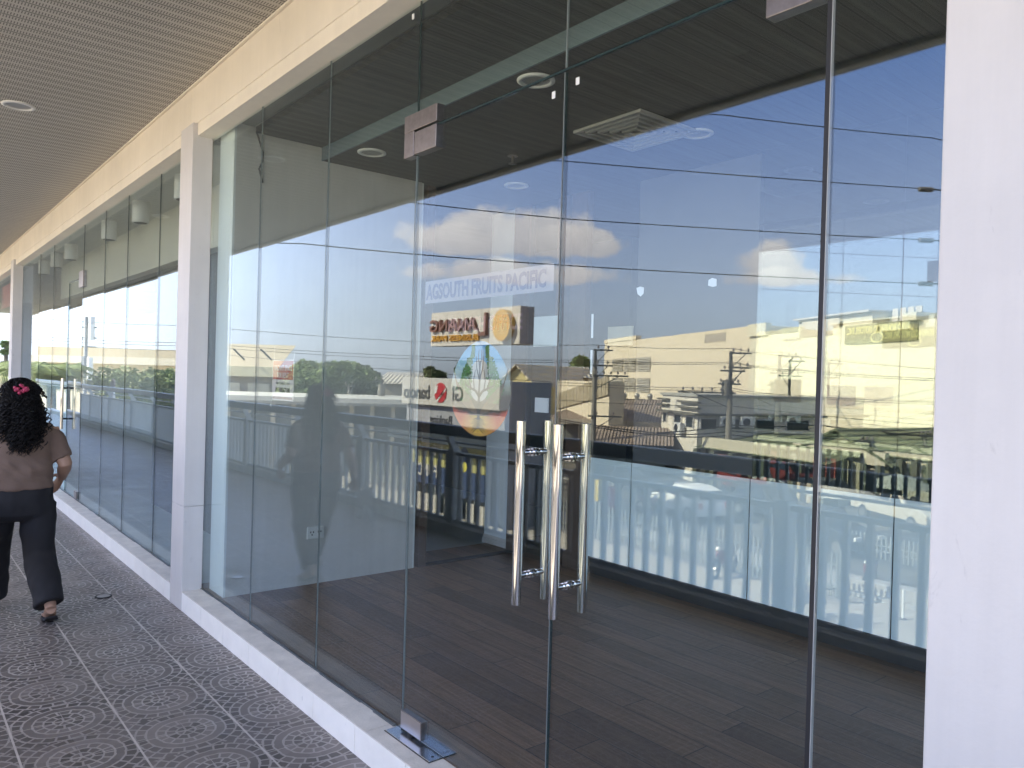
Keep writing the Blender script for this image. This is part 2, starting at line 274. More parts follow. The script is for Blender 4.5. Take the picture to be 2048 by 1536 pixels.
# ------------------------------------------------------------------ mesh helpers
class MB:
    def __init__(s): s.v = []; s.f = []
    def box(s, x0, x1, y0, y1, z0, z1, skip=''):
        b = len(s.v); s.v += [(x, y, z) for z in (z0, z1) for y in (y0, y1) for x in (x0, x1)]
        fs = dict(b=(0, 2, 3, 1), t=(4, 5, 7, 6), f=(0, 1, 5, 4), k=(2, 6, 7, 3), l=(0, 4, 6, 2), r=(1, 3, 7, 5))
        s.f += [tuple(b + i for i in q) for k, q in fs.items() if k not in skip]; return s
    def obox(s, o, ax, ay, az):                # oriented box from corner o and three edge vectors
        b = len(s.v); o, ax, ay, az = map(Vector, (o, ax, ay, az))
        s.v += [tuple(o + ax * i + ay * j + az * k) for k in (0, 1) for j in (0, 1) for i in (0, 1)]
        s.f += [tuple(b + i for i in q) for q in ((0, 2, 3, 1), (4, 5, 7, 6), (0, 1, 5, 4), (2, 6, 7, 3), (0, 4, 6, 2), (1, 3, 7, 5))]; return s
    def tube(s, pts, r, n=8, caps=True):
        pts = [Vector(p) for p in pts]; rs = r if isinstance(r, (list, tuple)) else [r] * len(pts); b = len(s.v); L = len(pts)
        ref = None
        for i, p in enumerate(pts):
            d = (pts[min(i + 1, L - 1)] - pts[max(i - 1, 0)]); d = d.normalized() if d.length > 1e-9 else Vector((0, 0, 1))
            if ref is None: ref = d.orthogonal().normalized()
            ref = (ref - d * ref.dot(d)); ref = ref.normalized() if ref.length > 1e-6 else d.orthogonal().normalized()
            q = d.cross(ref)
            for k in range(n):
                a = 2 * math.pi * k / n; s.v.append(tuple(p + (ref * math.cos(a) + q * math.sin(a)) * rs[i]))
        for i in range(L - 1):
            for k in range(n):
                k2 = (k + 1) % n; s.f.append((b + i * n + k, b + i * n + k2, b + (i + 1) * n + k2, b + (i + 1) * n + k))
        if caps and n > 2: s.f.append(tuple(b + k for k in range(n - 1, -1, -1))); s.f.append(tuple(b + (L - 1) * n + k for k in range(n)))
        return s
    def rings(s, rings, caps=True):            # loft through equal-length rings
        b = len(s.v); n = len(rings[0]); L = len(rings)
        for rg in rings: s.v += [tuple(p) for p in rg]
        for i in range(L - 1):
            for k in range(n):
                k2 = (k + 1) % n; s.f.append((b + i * n + k, b + i * n + k2, b + (i + 1) * n + k2, b + (i + 1) * n + k))
        if caps: s.f.append(tuple(b + k for k in range(n - 1, -1, -1))); s.f.append(tuple(b + (L - 1) * n + k for k in range(n)))
        return s
    def prism(s, poly, off):                   # polygon (3D points) pushed by vector off
        b = len(s.v); n = len(poly); off = Vector(off)
        s.v += [tuple(p) for p in poly] + [tuple(Vector(p) + off) for p in poly]
        s.f.append(tuple(b + k for k in range(n))); s.f.append(tuple(b + n + k for k in range(n - 1, -1, -1)))
        for k in range(n): k2 = (k + 1) % n; s.f.append((b + k, b + n + k, b + n + k2, b + k2))
        return s
    def quad(s, a, b_, c, d):
        b = len(s.v); s.v += [tuple(a), tuple(b_), tuple(c), tuple(d)]; s.f.append((b, b + 1, b + 2, b + 3)); return s
    def sphere(s, c, r, n=12, m=8, sc=(1, 1, 1)):
        c = Vector(c); rg = []
        for i in range(m + 1):
            a = math.pi * (i / m) ; z = -math.cos(a); q = max(math.sin(a), 0.01)
            rg.append([c + Vector((math.cos(2 * math.pi * k / n) * q * r * sc[0], math.sin(2 * math.pi * k / n) * q * r * sc[1], z * r * sc[2])) for k in range(n)])
        return s.rings(rg)
    def build(s, name, m, parent=None, smooth=False, bevel=0.0):
        me = bpy.data.meshes.new(name); me.from_pydata(s.v, [], s.f); me.update()
        bm = bmesh.new(); bm.from_mesh(me); bmesh.ops.recalc_face_normals(bm, faces=bm.faces); bm.to_mesh(me); bm.free()
        if smooth:
            for p in me.polygons: p.use_smooth = True
        me.materials.append(m); o = bpy.data.objects.new(name, me); COL.objects.link(o)
        if parent: o.parent = parent
        if bevel:
            b = o.modifiers.new('bevel', 'BEVEL'); b.width = bevel; b.segments = 2; b.limit_method = 'ANGLE'
        if smooth == 'auto':
            e = o.modifiers.new('split', 'EDGE_SPLIT'); e.split_angle = R(40)
        return o
def tag(o, label=None, cat=None, group=None, kind=None):
    if label: o['label'] = label
    if cat: o['category'] = cat
    if group: o['group'] = group
    if kind: o['kind'] = kind
    return o
def empty(name, loc=(0, 0, 0), rz=0.0):
    o = bpy.data.objects.new(name, None); COL.objects.link(o); o.location = loc; o.rotation_euler = (0, 0, rz); o.empty_display_size = 0.1; return o
def kids(o): return [c for c in bpy.data.objects if c.parent == o]
def copy_tree(o, parent=None):
    c = o.copy(); COL.objects.link(c)
    if parent: c.parent = parent
    for ch in kids(o): copy_tree(ch, c)
    return c
def text(name, body, size, depth, m, parent=None, mw=None, align='CENTER', bold=0.0, sx=1.0):
    cu = bpy.data.curves.new(name, 'FONT'); cu.body = body; cu.size = size; cu.extrude = depth; cu.align_x = align; cu.offset = bold; cu.resolution_u = 3
    o = bpy.data.objects.new(name, cu); COL.objects.link(o); bpy.context.view_layer.update()
    me = bpy.data.meshes.new_from_object(o.evaluated_get(bpy.context.evaluated_depsgraph_get())); bpy.data.objects.remove(o)
    me.materials.clear(); me.materials.append(m); o = bpy.data.objects.new(name, me); COL.objects.link(o)
    if parent: o.parent = parent
    for v in me.vertices: v.co.x *= sx
    if mw is not None: o.matrix_local = mw
    return o
def fit(o, width):                              # stretch lettering to a width
    xs_ = [v.co.x for v in o.data.vertices]; k = width / (max(xs_) - min(xs_)); m0 = (max(xs_) + min(xs_)) / 2
    for v in o.data.vertices: v.co.x = (v.co.x - m0) * k
    return o
def face_in(x, y, z):                          # text read by someone standing on the +y side (local X = -x)
    return Matrix(((-1, 0, 0, x), (0, 0, 1, y), (0, 1, 0, z), (0, 0, 0, 1)))
def face_out(x, y, z):                         # text read by someone standing on the -y side
    return Matrix(((1, 0, 0, x), (0, 0, -1, y), (0, 1, 0, z), (0, 0, 0, 1)))

# ================================================================== THE SETTING
GZ = -4.5                                       # car park, one storey below the walkway
FL = 0.126                                      # shop floor
PIL = ((-14.45, -14.15), (-5.56, -5.30), (-0.63, -0.36), (4.35, 4.61))
def struct(o): return tag(o, kind='structure')
XL, XR = -34.0, 7.0
struct(MB().box(-400, 300, -700, 40, GZ - 0.6, GZ).build('ground', mat('far_ground', (0.34, 0.32, 0.27), 0.95, var=0.25, scale=0.05)))
struct(MB().box(XL, XR, -2.98, 0.0, -0.35, 0.0).build('walkway_floor', TILE))
struct(MB().box(-5.44, XR, 0.0, 9.0, -0.35, FL).build('shop_floor', PLANK))
struct(MB().box(XL, -5.441, 0.0, 9.0, -0.35, FL).build('next_shop_floor', mat('next_floor_tile', (0.42, 0.46, 0.45), 0.45, var=.15)))
struct(MB().box(XL, XR, -2.62, -0.095, 3.50, 3.56).build('walkway_soffit', SOFFIT))
# curb: white tiled riser, stone top, with joints
cb = MB(); ct = MB(); x = XL
while x < XR:
    L = 0.402; cb.box(x, x + L - 0.002, -0.128, -0.12, 0.0005, FL - 0.004); x += 0.404
x = XL - 0.2
while x < XR:
    ct.box(x, x + 0.803, -0.1285, 0.004, FL - 0.0035, FL + 0.002); x += 0.805
struct(cb.build('curb', CURBF)); struct(ct.build('curb_top', CURBTOP))
struct(MB().box(XL, XR, -0.12, -0.001, 0.0, FL - 0.0045).build('curb_core', CURBTOP))
sl = MB(); x = -15.8
random.seed(3)
while x < 4.3:                                  # ragged silicone line along the foot of the glass
    L = random.uniform(0.05, 0.22); wd = random.uniform(0.004, 0.013)
    if not (-2.86 < x < -0.78): sl.box(x, x + L + 0.01, -wd, 0.001, FL + 0.0022, FL + random.uniform(0.005, 0.010))
    x += L
struct(sl.build('floor_seal', CAULK))

# header beam and shell of the building overhead
b = empty('header_beam', (0, 0, 3.235)); tag(b, 'long cream painted beam running above the shop glass', 'beam')
def seg(x0, x1): return (x0, x1, -0.105, 0.30, 0.0, 0.40)
bm_ = MB(); cuts = [XL, -14.3, -10.2, -8.1, -5.45, -0.5, XR]
for i in range(len(cuts) - 1): bm_.box(cuts[i] + 0.002, cuts[i + 1] - 0.002, -0.105, 0.0, 0.0, 0.40)
bm_.build('beam_casing', CREAM, b, bevel=0.004)
MB().box(XL, XR, -0.125, -0.1055, 0.255, 0.268).build('ceiling_trim', CREAM, b, bevel=0.003)
MB().box(XL, XR, -0.10, 0.02, -0.085, -0.001).build('glazing_channel', CREAM, b)
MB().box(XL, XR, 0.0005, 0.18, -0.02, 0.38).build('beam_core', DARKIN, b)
ro = MB(); ro.box(XL - 0.5, XR + 0.5, -2.70, 9.2, 3.92, 4.2); ro.build('roof_slab', CONC).__setitem__('kind', 'structure')
fa = MB().box(XL, XR, -2.70, -2.62, 3.47, 3.92); tag(fa.build('roof_fascia', CREAM), 'cream fascia board along the outer edge of the walkway roof', 'fascia')
bw = MB(); bw.box(XL - 0.3, XR + 0.3, 9.0, 9.2, GZ, 3.92); bw.box(XL - 0.3, XL, 0.0, 9.0, -0.35, 3.92); bw.box(XR, XR + 0.3, 0.0, 9.0, GZ, 3.92)
bw.box(XL, XR, 0.4, 0.6, GZ, -0.36); tag(bw.build('outer_wall', CONC), 'plain concrete rear and end wall of the shop building', 'wall')

# pillars
for i, (x0, x1) in enumerate(PIL):
    lab = ['white pillar beyond the curly haired woman, farthest along the walkway', 'white square pillar left of the glass doors with a grey shaded side', 'broad white pillar filling the right edge', None][i]
    if not lab: lab = 'white pillar behind the camera along the shop front'
    t = empty('pillar', ((x0 + x1) / 2, -0.06, 0.0)); tag(t, lab, 'pillar', 'white pillars of the shop front')
    h = (x1 - x0) / 2
    MB().box(-h, h, -0.072, 0.060, 0.0, 0.69).build('pillar_base', WHITE, t, bevel=0.004)
    MB().box(-h, h, -0.072, 0.060, 0.691, 3.233).build('pillar_shaft', WHITE, t, bevel=0.004)

# ------------------------------------------------------------------ the shop room behind the doors
WX = -5.02
t = empty('side_wall', (WX, 0.8, FL)); tag(t, 'grey shaded side wall inside the shop with a twin socket low on it', 'wall')
MB().box(-0.265, 0.0, -0.74, 0.68, 0, 3.08).build('wall_panel', ROOMWALL, t)
MB().box(-0.266, 0.001, -0.755, -0.7405, 0, 3.06).build('wall_end', ROOMEND, t)
MB().box(-0.266, -0.001, 0.681, 0.695, 0, 2.95).build('wall_end', ROOMEND, t)
# two-level dark strip ceiling with a vertical step facing the glass
struct(MB().box(-5.55, 4.35, 0.185, 0.66, 3.17, 3.21).build('shop_ceiling_high', CEILD))
struct(MB().box(-9.0, 4.35, 0.662, 6.0, 3.08, 3.12).build('shop_ceiling_low', CEILD))
tag(MB().box(-5.3, 4.35, 0.650, 0.6615, 3.078, 3.17).build('ceiling_step', mat('step_skylit_tone', (0.14, 0.19, 0.215), 0.4)), 'slim blue grey ceiling step running along above the doors', 'ceiling step')  # blue of the skylight on this face is put into its colour
# back partition: framed frosted panels below, clear glass above
BY = 2.55
t = empty('back_partition', (-3.0, BY, FL)); tag(t, 'back glass partition with frosted lower panels above a black skirting', 'partition')
FROST, tt, pp = new_mat('frosted_film')
pp.inputs['Base Color'].default_value = (0.74, 0.85, 0.86, 1); pp.inputs['Roughness'].default_value = 0.35
trl = N(tt, 'ShaderNodeBsdfTranslucent'); trl.inputs[0].default_value = (0.75, 0.87, 0.93, 1)
mx = N(tt, 'ShaderNodeMixShader', i_Fac=0.25); tt.links.new(pp.outputs[0], mx.inputs[1]); tt.links.new(trl.outputs[0], mx.inputs[2]); tt.links.new(mx.outputs[0], tt.nodes['Material Output'].inputs[0])
xs = [-4.26, -3.772, -2.782, -1.889, -0.99, -0.09, 0.9, 1.9, 2.9, 4.3]
for i in range(len(xs) - 1):
    a, b_ = xs[i] + 3.0 + 0.004, xs[i + 1] + 3.0 - 0.004
    MB().box(a, b_, -0.006, 0.0, 0.125, 0.885).build('frosted_panel', FROST, t)
    if i >= 2: MB().box(a, b_, 0.004, 0.012, 0.13, 2.95).build('clear_pane', GLASS_BACK, t)
MB().box(-1.30, 7.3, -0.010, 0.012, 0.0, 0.121).build('skirting', SKIRT, t)
MB().box(-1.45, -1.27, -0.03, 0.03, 0.0, 2.95).build('jamb', WOODJ, t)
# dim rooms behind and to the left
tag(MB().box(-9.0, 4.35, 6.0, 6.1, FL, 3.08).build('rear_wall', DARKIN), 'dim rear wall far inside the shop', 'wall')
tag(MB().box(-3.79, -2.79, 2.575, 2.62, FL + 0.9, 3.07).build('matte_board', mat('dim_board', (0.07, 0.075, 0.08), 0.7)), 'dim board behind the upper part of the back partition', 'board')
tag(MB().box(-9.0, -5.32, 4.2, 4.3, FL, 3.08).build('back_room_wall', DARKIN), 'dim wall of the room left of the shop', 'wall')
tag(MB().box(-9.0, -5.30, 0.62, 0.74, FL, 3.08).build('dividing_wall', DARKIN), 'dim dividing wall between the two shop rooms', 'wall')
t = empty('doorway', (-5.04, 2.4, FL)); tag(t, 'brown wooden door frame at the back left of the shop', 'door frame')
MB().box(-0.03, 0.03, -0.87, -0.80, 0, 2.94).build('jamb', WOODJ, t)
MB().box(-0.10, 0.10, 0.10, 0.17, 0, 2.94).build('jamb', WOODJ, t)
MB().box(0.46, 0.56, 0.09, 0.16, 0, 2.94).build('jamb', WOODJ, t)
MB().box(0.101, 0.459, 0.12, 0.13, 0.02, 2.94).build('glass_panel', GLASS_BACK, t)
MB().box(-0.03, 0.03, -0.799, 0.099, 0.0, 0.012).build('threshold', BLACK, t)
t = empty('corner_wall', (-5.30, 2.53, FL)); tag(t, 'tall white wall panel with a stepped skirting at the back of the shop', 'wall panel')
MB().box(-0.19, 0.15, 0.0, 0.06, 0.0, 2.94).build('panel_face', mat('panel_white', (0.74, 0.78, 0.80), 0.5, var=0.04), t)
MB().box(-0.20, 0.16, -0.014, -0.0005, 0.0, 0.045).box(-0.195, 0.155, -0.008, -0.0006, 0.0455, 0.075).build('skirting', WHITE, t, bevel=0.002)
# ghosts of bright things on the back wall
def board(name, px0, py0, px1, py1, y, m, lab, cat, th=0.012):
    a = on_plane(px0, py0, y); b_ = on_plane(px1, py1, y)
    return tag(MB().box(a.x, b_.x, y, y + th, b_.z, a.z).build(name, m), lab, cat)
board('whiteboard', 1068, 634, 1118, 692, 2.35, mat('board_white', (0.62, 0.72, 0.76), 0.4), 'pale blank board hanging at the back of the shop', 'board')
board('light_ghost_panel', 1216, 654, 1264, 690, 2.5, mat('light_ghost_tone', (.42, .41, .33), .5), 'added pale square standing in for a ghost of light, above the mall reflection', 'board')  # added panel, stands in for a pale reflected ghost of light
board('notice_paper', 1070, 795, 1095, 826, 2.2, PAPER, 'white printed notice stuck behind the doors', 'notice')
def label_scrap(pts, lab):
    P = [on_plane(px, py, 0.0125) for px, py in pts]; tag(MB().prism([tuple(p) for p in P], (0, .0006, 0)).build('label_scrap', mat('scrap_paper', (.55, .58, .60), .7)), lab, 'label', 'torn white labels on the door glass')
label_scrap(((1273, 576), (1280, 573), (1288, 575), (1287, 587), (1281, 593), (1275, 588)), 'torn shield shaped white label on the glass right of the door handles')
label_scrap(((1417, 560), (1424, 556), (1433, 558), (1433, 572), (1425, 574), (1416, 571)), 'small squarish white label high on the right door glass')
label_scrap(((1183, 628), (1187, 628), (1186, 676), (1182, 676)), 'long thin strip of white tape right of the left door, upper one'); label_scrap(((1181, 700), (1185, 700), (1184, 748), (1180, 748)), 'long thin strip of white tape right of the left door, lower one')

# socket and cable on the side wall
t = empty('wall_socket', (WX, 0.675, 0.485)); tag(t, 'white twin power socket low on the side wall', 'socket')
MB().box(0.001, 0.012, -0.064, 0.064, -0.042, 0.042).build('face_plate', WPLAST, t, bevel=0.004)
for s in (-1, 1):
    h = MB()
    for a, z in ((-0.010, 0.006), (0.010, 0.006), (0.0, -0.012)): h.box(0.0122, 0.0128, s * 0.028 + a - 0.004, s * 0.028 + a + 0.004, z - 0.006, z + 0.006)
    h.build('socket_holes', BLACK, t)
cpts = [atx for atx in []]
def at_x(px, py, x): d = ray(px, py); return CAM + d * ((x - CAM.x) / d.x)
cp = [at_x(px, py, WX + 0.012) for px, py in ((513, 262), (520, 285), (526, 305), (525, 322), (518, 338), (522, 352), (525, 366))]
tag(MB().tube(cp, 0.006, 6).build('hanging_cable', BLACK, smooth=True), 'loose dark cable hanging down the side wall near the ceiling', 'cable')

# ceiling fittings
def downlight(x, y, z, lab, r=0.095, grp='round ceiling lights of the shop'):
    t = empty('downlight', (x, y, z)); tag(t, lab, 'ceiling light', grp)
    n = 28
    def ring(rr, zz): return [(rr * math.cos(2 * math.pi * k / n), rr * math.sin(2 * math.pi * k / n), zz) for k in range(n)]
    MB().rings([ring(r, -0.002), ring(r, -0.008), ring(r * .78, -0.014), ring(r * .74, -0.004)], caps=False).build('trim_ring', WPLAST, t, smooth=True)
    MB().rings([ring(r * .74, -0.004), ring(r * .3, -0.003), ring(0.001, -0.003)], caps=False).build('lamp', mat('unlit_lamp', (0.30, 0.30, 0.28), 0.3), t)
downlight(-2.90, 0.78, 3.08, 'round unlit ceiling light just above the left door')
downlight(-4.58, 0.80, 3.08, 'round unlit ceiling light near the side wall')
downlight(-2.85, 2.00, 3.08, 'round ceiling light showing faintly through the reflected sky')
downlight(-4.56, 2.03, 3.08, 'faint round ceiling light above the reflected cloud')
downlight(-1.2, 0.80, 3.08, 'round unlit ceiling light right of the doors')
downlight(-6.69, -0.95, 3.50, 'round unlit downlight in the walkway ceiling', 0.11, 'downlights of the walkway')
downlight(-10.2, -0.95, 3.50, 'round unlit downlight farther along the walkway ceiling', 0.11, 'downlights of the walkway')
t = empty('air_vent', (-3.06, 1.70, 3.08)); tag(t, 'square ceiling air vent with nested louvre frames', 'vent')
mv = mat('vent_grey', (0.42, 0.42, 0.40), 0.5)
MB().box(-.26, .26, -.26, .26, -0.004, -0.001).build('vent_back', SKIRT, t)
for i in range(5):
    r = 0.26 - i * 0.05; q = MB(); wdt = 0.022
    for sx, sy in ((1, 0), (-1, 0), (0, 1), (0, -1)):
        if sx: q.box(sx * (r - wdt / 2) - wdt / 2, sx * (r - wdt / 2) + wdt / 2, -r, r, -0.022, -0.006)
        else: q.box(-r + wdt, r - wdt, sy * (r - wdt / 2) - wdt / 2, sy * (r - wdt / 2) + wdt / 2, -0.0215, -0.006)
    q.build('louvre_frame', mv, t)
t = empty('sprinkler', (-3.98, 1.52, 3.08)); tag(t, 'small ceiling sprinkler head', 'sprinkler')
MB().tube([(0, 0, 0), (0, 0, -0.05)], 0.010, 8).build('stem', STEEL, t); MB().tube([(0, 0, -0.052), (0, 0, -0.056)], 0.028, 12).build('deflector', STEEL, t)
MB().tube([(0, 0, -0.001), (0, 0, -0.006)], 0.035, 14).build('rosette', STEEL, t)

# ------------------------------------------------------------------ the glass front
TOPZ = 3.152
G = 0.0035
FRONT = tag(empty('glass_front', (-3.0, 0.0, FL)), 'fixed glass panes and transoms around the double glass doors', 'glass front')
FRONT_NEXT = tag(empty('glass_front', (-9.8, 0.0, FL)), 'glass front of the neighbouring shop, left of the near pillar', 'glass front')
FRONT_FAR = tag(empty('glass_front', (-17.5, 0.0, FL)), 'glass front past the farthest pillar, behind the head of the woman', 'glass front')
FRONT_HERE = tag(empty('glass_front', (2.0, 0.0, FL)), 'glass front beyond the broad right pillar', 'glass front')
def front_of(x): return FRONT_FAR if x < -14.3 else FRONT_NEXT if x < -5.4 else FRONT if x < -0.5 else FRONT_HERE
def pane(name, x0, x1, z0, z1, tilt=0.0, lab='', parent=None, yaw=0.0):
    cx = (x0 + x1) / 2; h = (x1 - x0) / 2 - G
    o = MB().box(-h, h, 0.0, 0.010, z0, z1).build(name, GLASS, parent)
    o.parent = front_of(cx); o.location = Vector((cx, 0, 0)) - o.parent.location; o.rotation_euler = (R(tilt), 0, R(yaw * 1.8))
    if 'frosted' in lab or 'cable' in lab or 'poster' in lab: o['label'] = lab
    return o
def joint(x, z0, z1, m=EDGE, wd=0.004, lab=None):
    p = front_of(x); q = MB().box(x - wd / 2, x + wd / 2, 0.0015, 0.0085, z0, z1).build('glass_joint', m, p); q.location = -p.location
    return q
ZB = FL + 0.002
pn = [(-5.29, -4.443, 0.05, 'tall fixed glass pane next to the white pillar, with the hanging cable behind it'),
      (-4.443, -3.558, -0.04, 'tall fixed glass pane carrying the red poster'),
      (-3.558, -2.735, 0.03, 'tall fixed glass pane just left of the left door'),
      (-0.935, -0.625, 0.06, 'narrow fixed glass pane between the right door and the white pillar')]
for x0, x1, yw, lab in pn: pane('glass_pane', x0, x1, ZB, TOPZ, 0.0, lab, yaw=yw)
pane('transom_pane', -2.735, -1.842, 2.612, TOPZ, 0, 'glass transom above the left door', yaw=-0.02)
pane('transom_pane', -1.842, -0.935, 2.612, TOPZ, 0, 'glass transom above the right door', yaw=0.02)
for x, lab in ((-4.443, 'thin vertical glass joint behind the red poster'), (-3.558, 'thin vertical glass joint crossing the wall socket')):
    joint(x - .0012, ZB, TOPZ, EDGE, 0.0035, lab); joint(x + 0.0020, ZB, TOPZ, EDGEL, 0.0018, lab.replace('thin', 'pale'))
joint(-2.735, ZB, TOPZ, EDGE, 0.005, 'dark vertical joint at the hinge side of the left door')
q = MB().box(-0.9445, -0.9335, -0.0012, 0.0112, ZB, TOPZ).build('glass_joint', BLACK, FRONT); q.location = -FRONT.location; q = MB().box(-0.9330, -0.9312, -0.0008, 0.0108, ZB, TOPZ).build('glass_joint', mat('joint_pale', (0.42, 0.42, 0.40), .4), FRONT); q.location = -FRONT.location
joint(-1.842, 2.612, TOPZ, EDGEL, 0.004, 'short pale joint between the two transoms')
q = MB().box(-2.70, -0.955, 0.0012, 0.0088, 2.6035, 2.6105).build('transom_edge', EDGE, FRONT); q.location = -FRONT.location

# double doors: leaf, pull handles inside and out, patch fittings
def handle(parent, x, m=CHROME):
    for s, nm in ((-1, 'pull_handle'), (1, 'pull_handle')):
        y = s * 0.062 + 0.005
        h = MB().tube([(x, y, 0.852), (x, y, 0.853), (x, y, 1.461), (x, y, 1.462)], [0.0145, 0.016, 0.016, 0.0145], 20).build(nm, m, parent, smooth='auto')
        for z in (0.948, 1.357):
            q = MB().tube([(x, 0.005 + s * 0.006, z), (x, y - s * 0.014, z)], 0.0095, 14); q.tube([(x, 0.005 + s * 0.0055, z), (x, 0.005 + s * 0.011, z)], 0.014, 14); q.tube([(x, 0.005 + s * 0.020, z), (x, 0.005 + s * 0.024, z)], 0.0125, 14)
            q.build('standoff', m, h, smooth='auto')
def patch(parent, x0, x1, z0, z1, name='patch_fitting'):
    MB().box(x0, x1, -0.012, 0.022, z0, z1).build(name, STEEL, parent, bevel=0.003)
dl = empty('glass_door', (-2.735, 0.005, FL)); tag(dl, 'left frameless glass door carrying the round tree sticker', 'glass door', 'double glass doors')
L_ = lambda o: setattr(o, 'matrix_parent_inverse', Matrix.Translation((-1, -1, -1)))
def door(root, x0, x1, hinge, yaw):
    ox, oy, oz = root.location
    q = MB().box(x0 + 0.004 - ox, x1 - 0.004 - ox, -0.005, 0.005, 0.010, 2.600 - oz).build('door_leaf', GLASS, root)
    e = MB()
    for xx, sg in ((x0, 1), (x1, -1)): e.box(min(xx + sg * 0.0015, xx + sg * 0.0038) - ox, max(xx + sg * 0.0015, xx + sg * 0.0038) - ox, -0.0045, 0.0045, 0.012, 2.598 - oz)
    e.build('leaf_edge', EDGEL if hinge == 'l' else EDGE, root)
    root.rotation_euler = (0, 0, R(yaw))
door(dl, -2.735, -1.842, 'l', -0.05)
dr = empty('glass_door', (-0.935, 0.005, FL)); tag(dr, 'right frameless glass door with two tall steel pull handles near its left edge', 'glass door', 'double glass doors')
door(dr, -1.842, -0.935, 'r', 0.05)
def handle_on(root, x):
    ox, oy, oz = root.location
    for s in (-1, 1):
        y = s * 0.062
        h = MB().tube([(x - ox, y, 0.852 - oz), (x - ox, y, 0.853 - oz), (x - ox, y, 1.461 - oz), (x - ox, y, 1.462 - oz)], [0.0145, 0.016, 0.016, 0.0145], 20).build('pull_handle', CHROME, root, smooth='auto')
        for z in (0.948 - oz, 1.357 - oz):
            q = MB()
            for a, b_, r in ((0.0055, 0.050, 0.0095), (0.0056, 0.011, 0.0145), (0.022, 0.026, 0.0125)): q.tube([(x - ox, s * a, z), (x - ox, s * b_, z)], r, 14)
            q.build('standoff', CHROME, h, smooth='auto')
handle_on(dl, -1.947); handle_on(dr, -1.766)
# L-shaped patch at the hinge top, one arm on the transom, one on the side pane, and the door's own plate
t = empty('hinge_patch', (-2.735, 0.005, 2.61)); tag(t, 'brushed steel L shaped patch fitting above the left door', 'patch fitting', 'steel corner fittings of the doors')
MB().box(-0.078, 0.165, -0.019, 0.019, 0.004, 0.075).box(-0.078, -0.003, -0.0185, 0.0185, -0.10, 0.0035).build('transom_plate', STEEL, t, bevel=0.002)
MB().box(0.004, 0.165, -0.020, 0.020, -0.098, -0.006).build('door_plate', STEEL, t, bevel=0.002)
t2 = copy_tree(t); t2.location = (-0.935, 0.005, 2.61); t2.rotation_euler = (0, 0, R(180)); t2['label'] = 'brushed steel patch fitting at the top edge of the picture, above the right door'
for x, lab in ((-2.735, 'brushed steel plate clamping the bottom corner of the left door'),):
    t = empty('bottom_patch', (x, 0.005, FL)); tag(t, lab, 'patch fitting', 'steel corner fittings of the doors')
    MB().box(0.010, 0.165, -0.015, 0.015, 0.018, 0.092).build('clamp_plate', STEEL, t, bevel=0.002)
    MB().box(0.014, 0.160, -0.0156, -0.0151, 0.022, 0.088).build('cover_plate', mat('satin_steel', (0.55, 0.50, 0.48), 0.35, 1.0), t, bevel=0.001)
    MB().tube([(0.07, 0, 0.003), (0.07, 0, 0.018)], 0.016, 12).build('pivot', BLACK, t)
t = empty('floor_spring', (-2.735, 0.005, FL + 0.002)); tag(t, 'steel floor spring cover plate let into the sill below the left door', 'floor spring')
MB().box(-0.03, 0.30, -0.062, -0.002, 0.0002, 0.0035).build('cover_plate', mat('plate_steel', (0.60, 0.60, 0.60), 0.22, 1.0), t, bevel=0.001)
MB().box(-0.03, 0.30, 0.004, 0.060, 0.0002, 0.0035).build('cover_plate', MATS['plate_steel'], t, bevel=0.001)
MB().box(-0.034, 0.304, -0.066, 0.064, 0.0, 0.0012).build('gap', BLACK, t)
for xx in (0.275,):
    for yy in (-0.03, 0.034): MB().tube([(xx, yy, 0.0036), (xx, yy, 0.0042)], 0.006, 10).build('screw', BLACK, t)
# clear bumpers
for px, py, lab in ((1155, 162, 'tiny clear bumper at the top of the right door'), (1107, 190, 'tiny clear bumper at the top of the left door'), (826, 33, 'tiny clear bumper high on the glass left of the door')):
    p = on_plane(px, py, -0.003); tag(MB().box(p.x - .008, p.x + .008, -0.004, -0.0005, p.z - .012, p.z + .012).build('bumper', WPLAST, bevel=0.002), lab, 'bumper')

# ------------------------------------------------------------------ next shop along (left of the pillar)
for x0, x1, yw, lab in ((-6.546, -5.56, 0.05, 'fixed glass pane right up against the left side of the near pillar'), (-7.57, -6.546, -0.06, 'second glass pane left of the near pillar'), (-8.48, -7.57, 0.04, 'third glass pane left of the near pillar'),
                        (-9.51, -8.48, 0.12, 'glass pane right of the neighbouring shop door'), (-11.40, -10.36, -0.05, 'glass pane left of the neighbouring shop door, frosted low down'),
                        (-12.50, -11.40, 0.05, 'glass pane behind the woman, frosted low down'), (-14.15, -12.50, 0.0, 'glass pane beside the farthest pillar'), (-17.5, -14.45, 0.0, 'glass beyond the farthest pillar'), (-21.0, -17.5, 0.03, 'last glass pane down the walkway')):
    pane('glass_pane', x0, x1, ZB, TOPZ, 0.0, lab, yaw=yw)
pane('glass_pane', -0.36, 1.2, ZB, TOPZ, 0, 'glass pane beyond the broad right pillar'); pane('glass_pane', 1.2, 4.35, ZB, TOPZ, 0, 'second glass pane beyond the broad right pillar')
pane('transom_pane', -10.36, -9.51, 2.585, TOPZ, 0, 'glass transom above the neighbouring shop door')
for i, x in enumerate((-6.546, -7.57, -8.48, -9.51, -11.40, -12.50)):
    joint(x, ZB, TOPZ, EDGE, 0.008, ['first', 'second', 'third', 'fourth', 'fifth', 'sixth'][i] + ' vertical glass joint counted leftward from the near pillar')
t = empty('glass_door', (-9.51, 0.005, FL)); tag(t, 'frameless glass door of the neighbouring shop', 'glass door')
MB().box(-0.846, -0.004, -0.005, 0.005, 0.010, 2.575 - FL).build('door_leaf', GLASS, t)
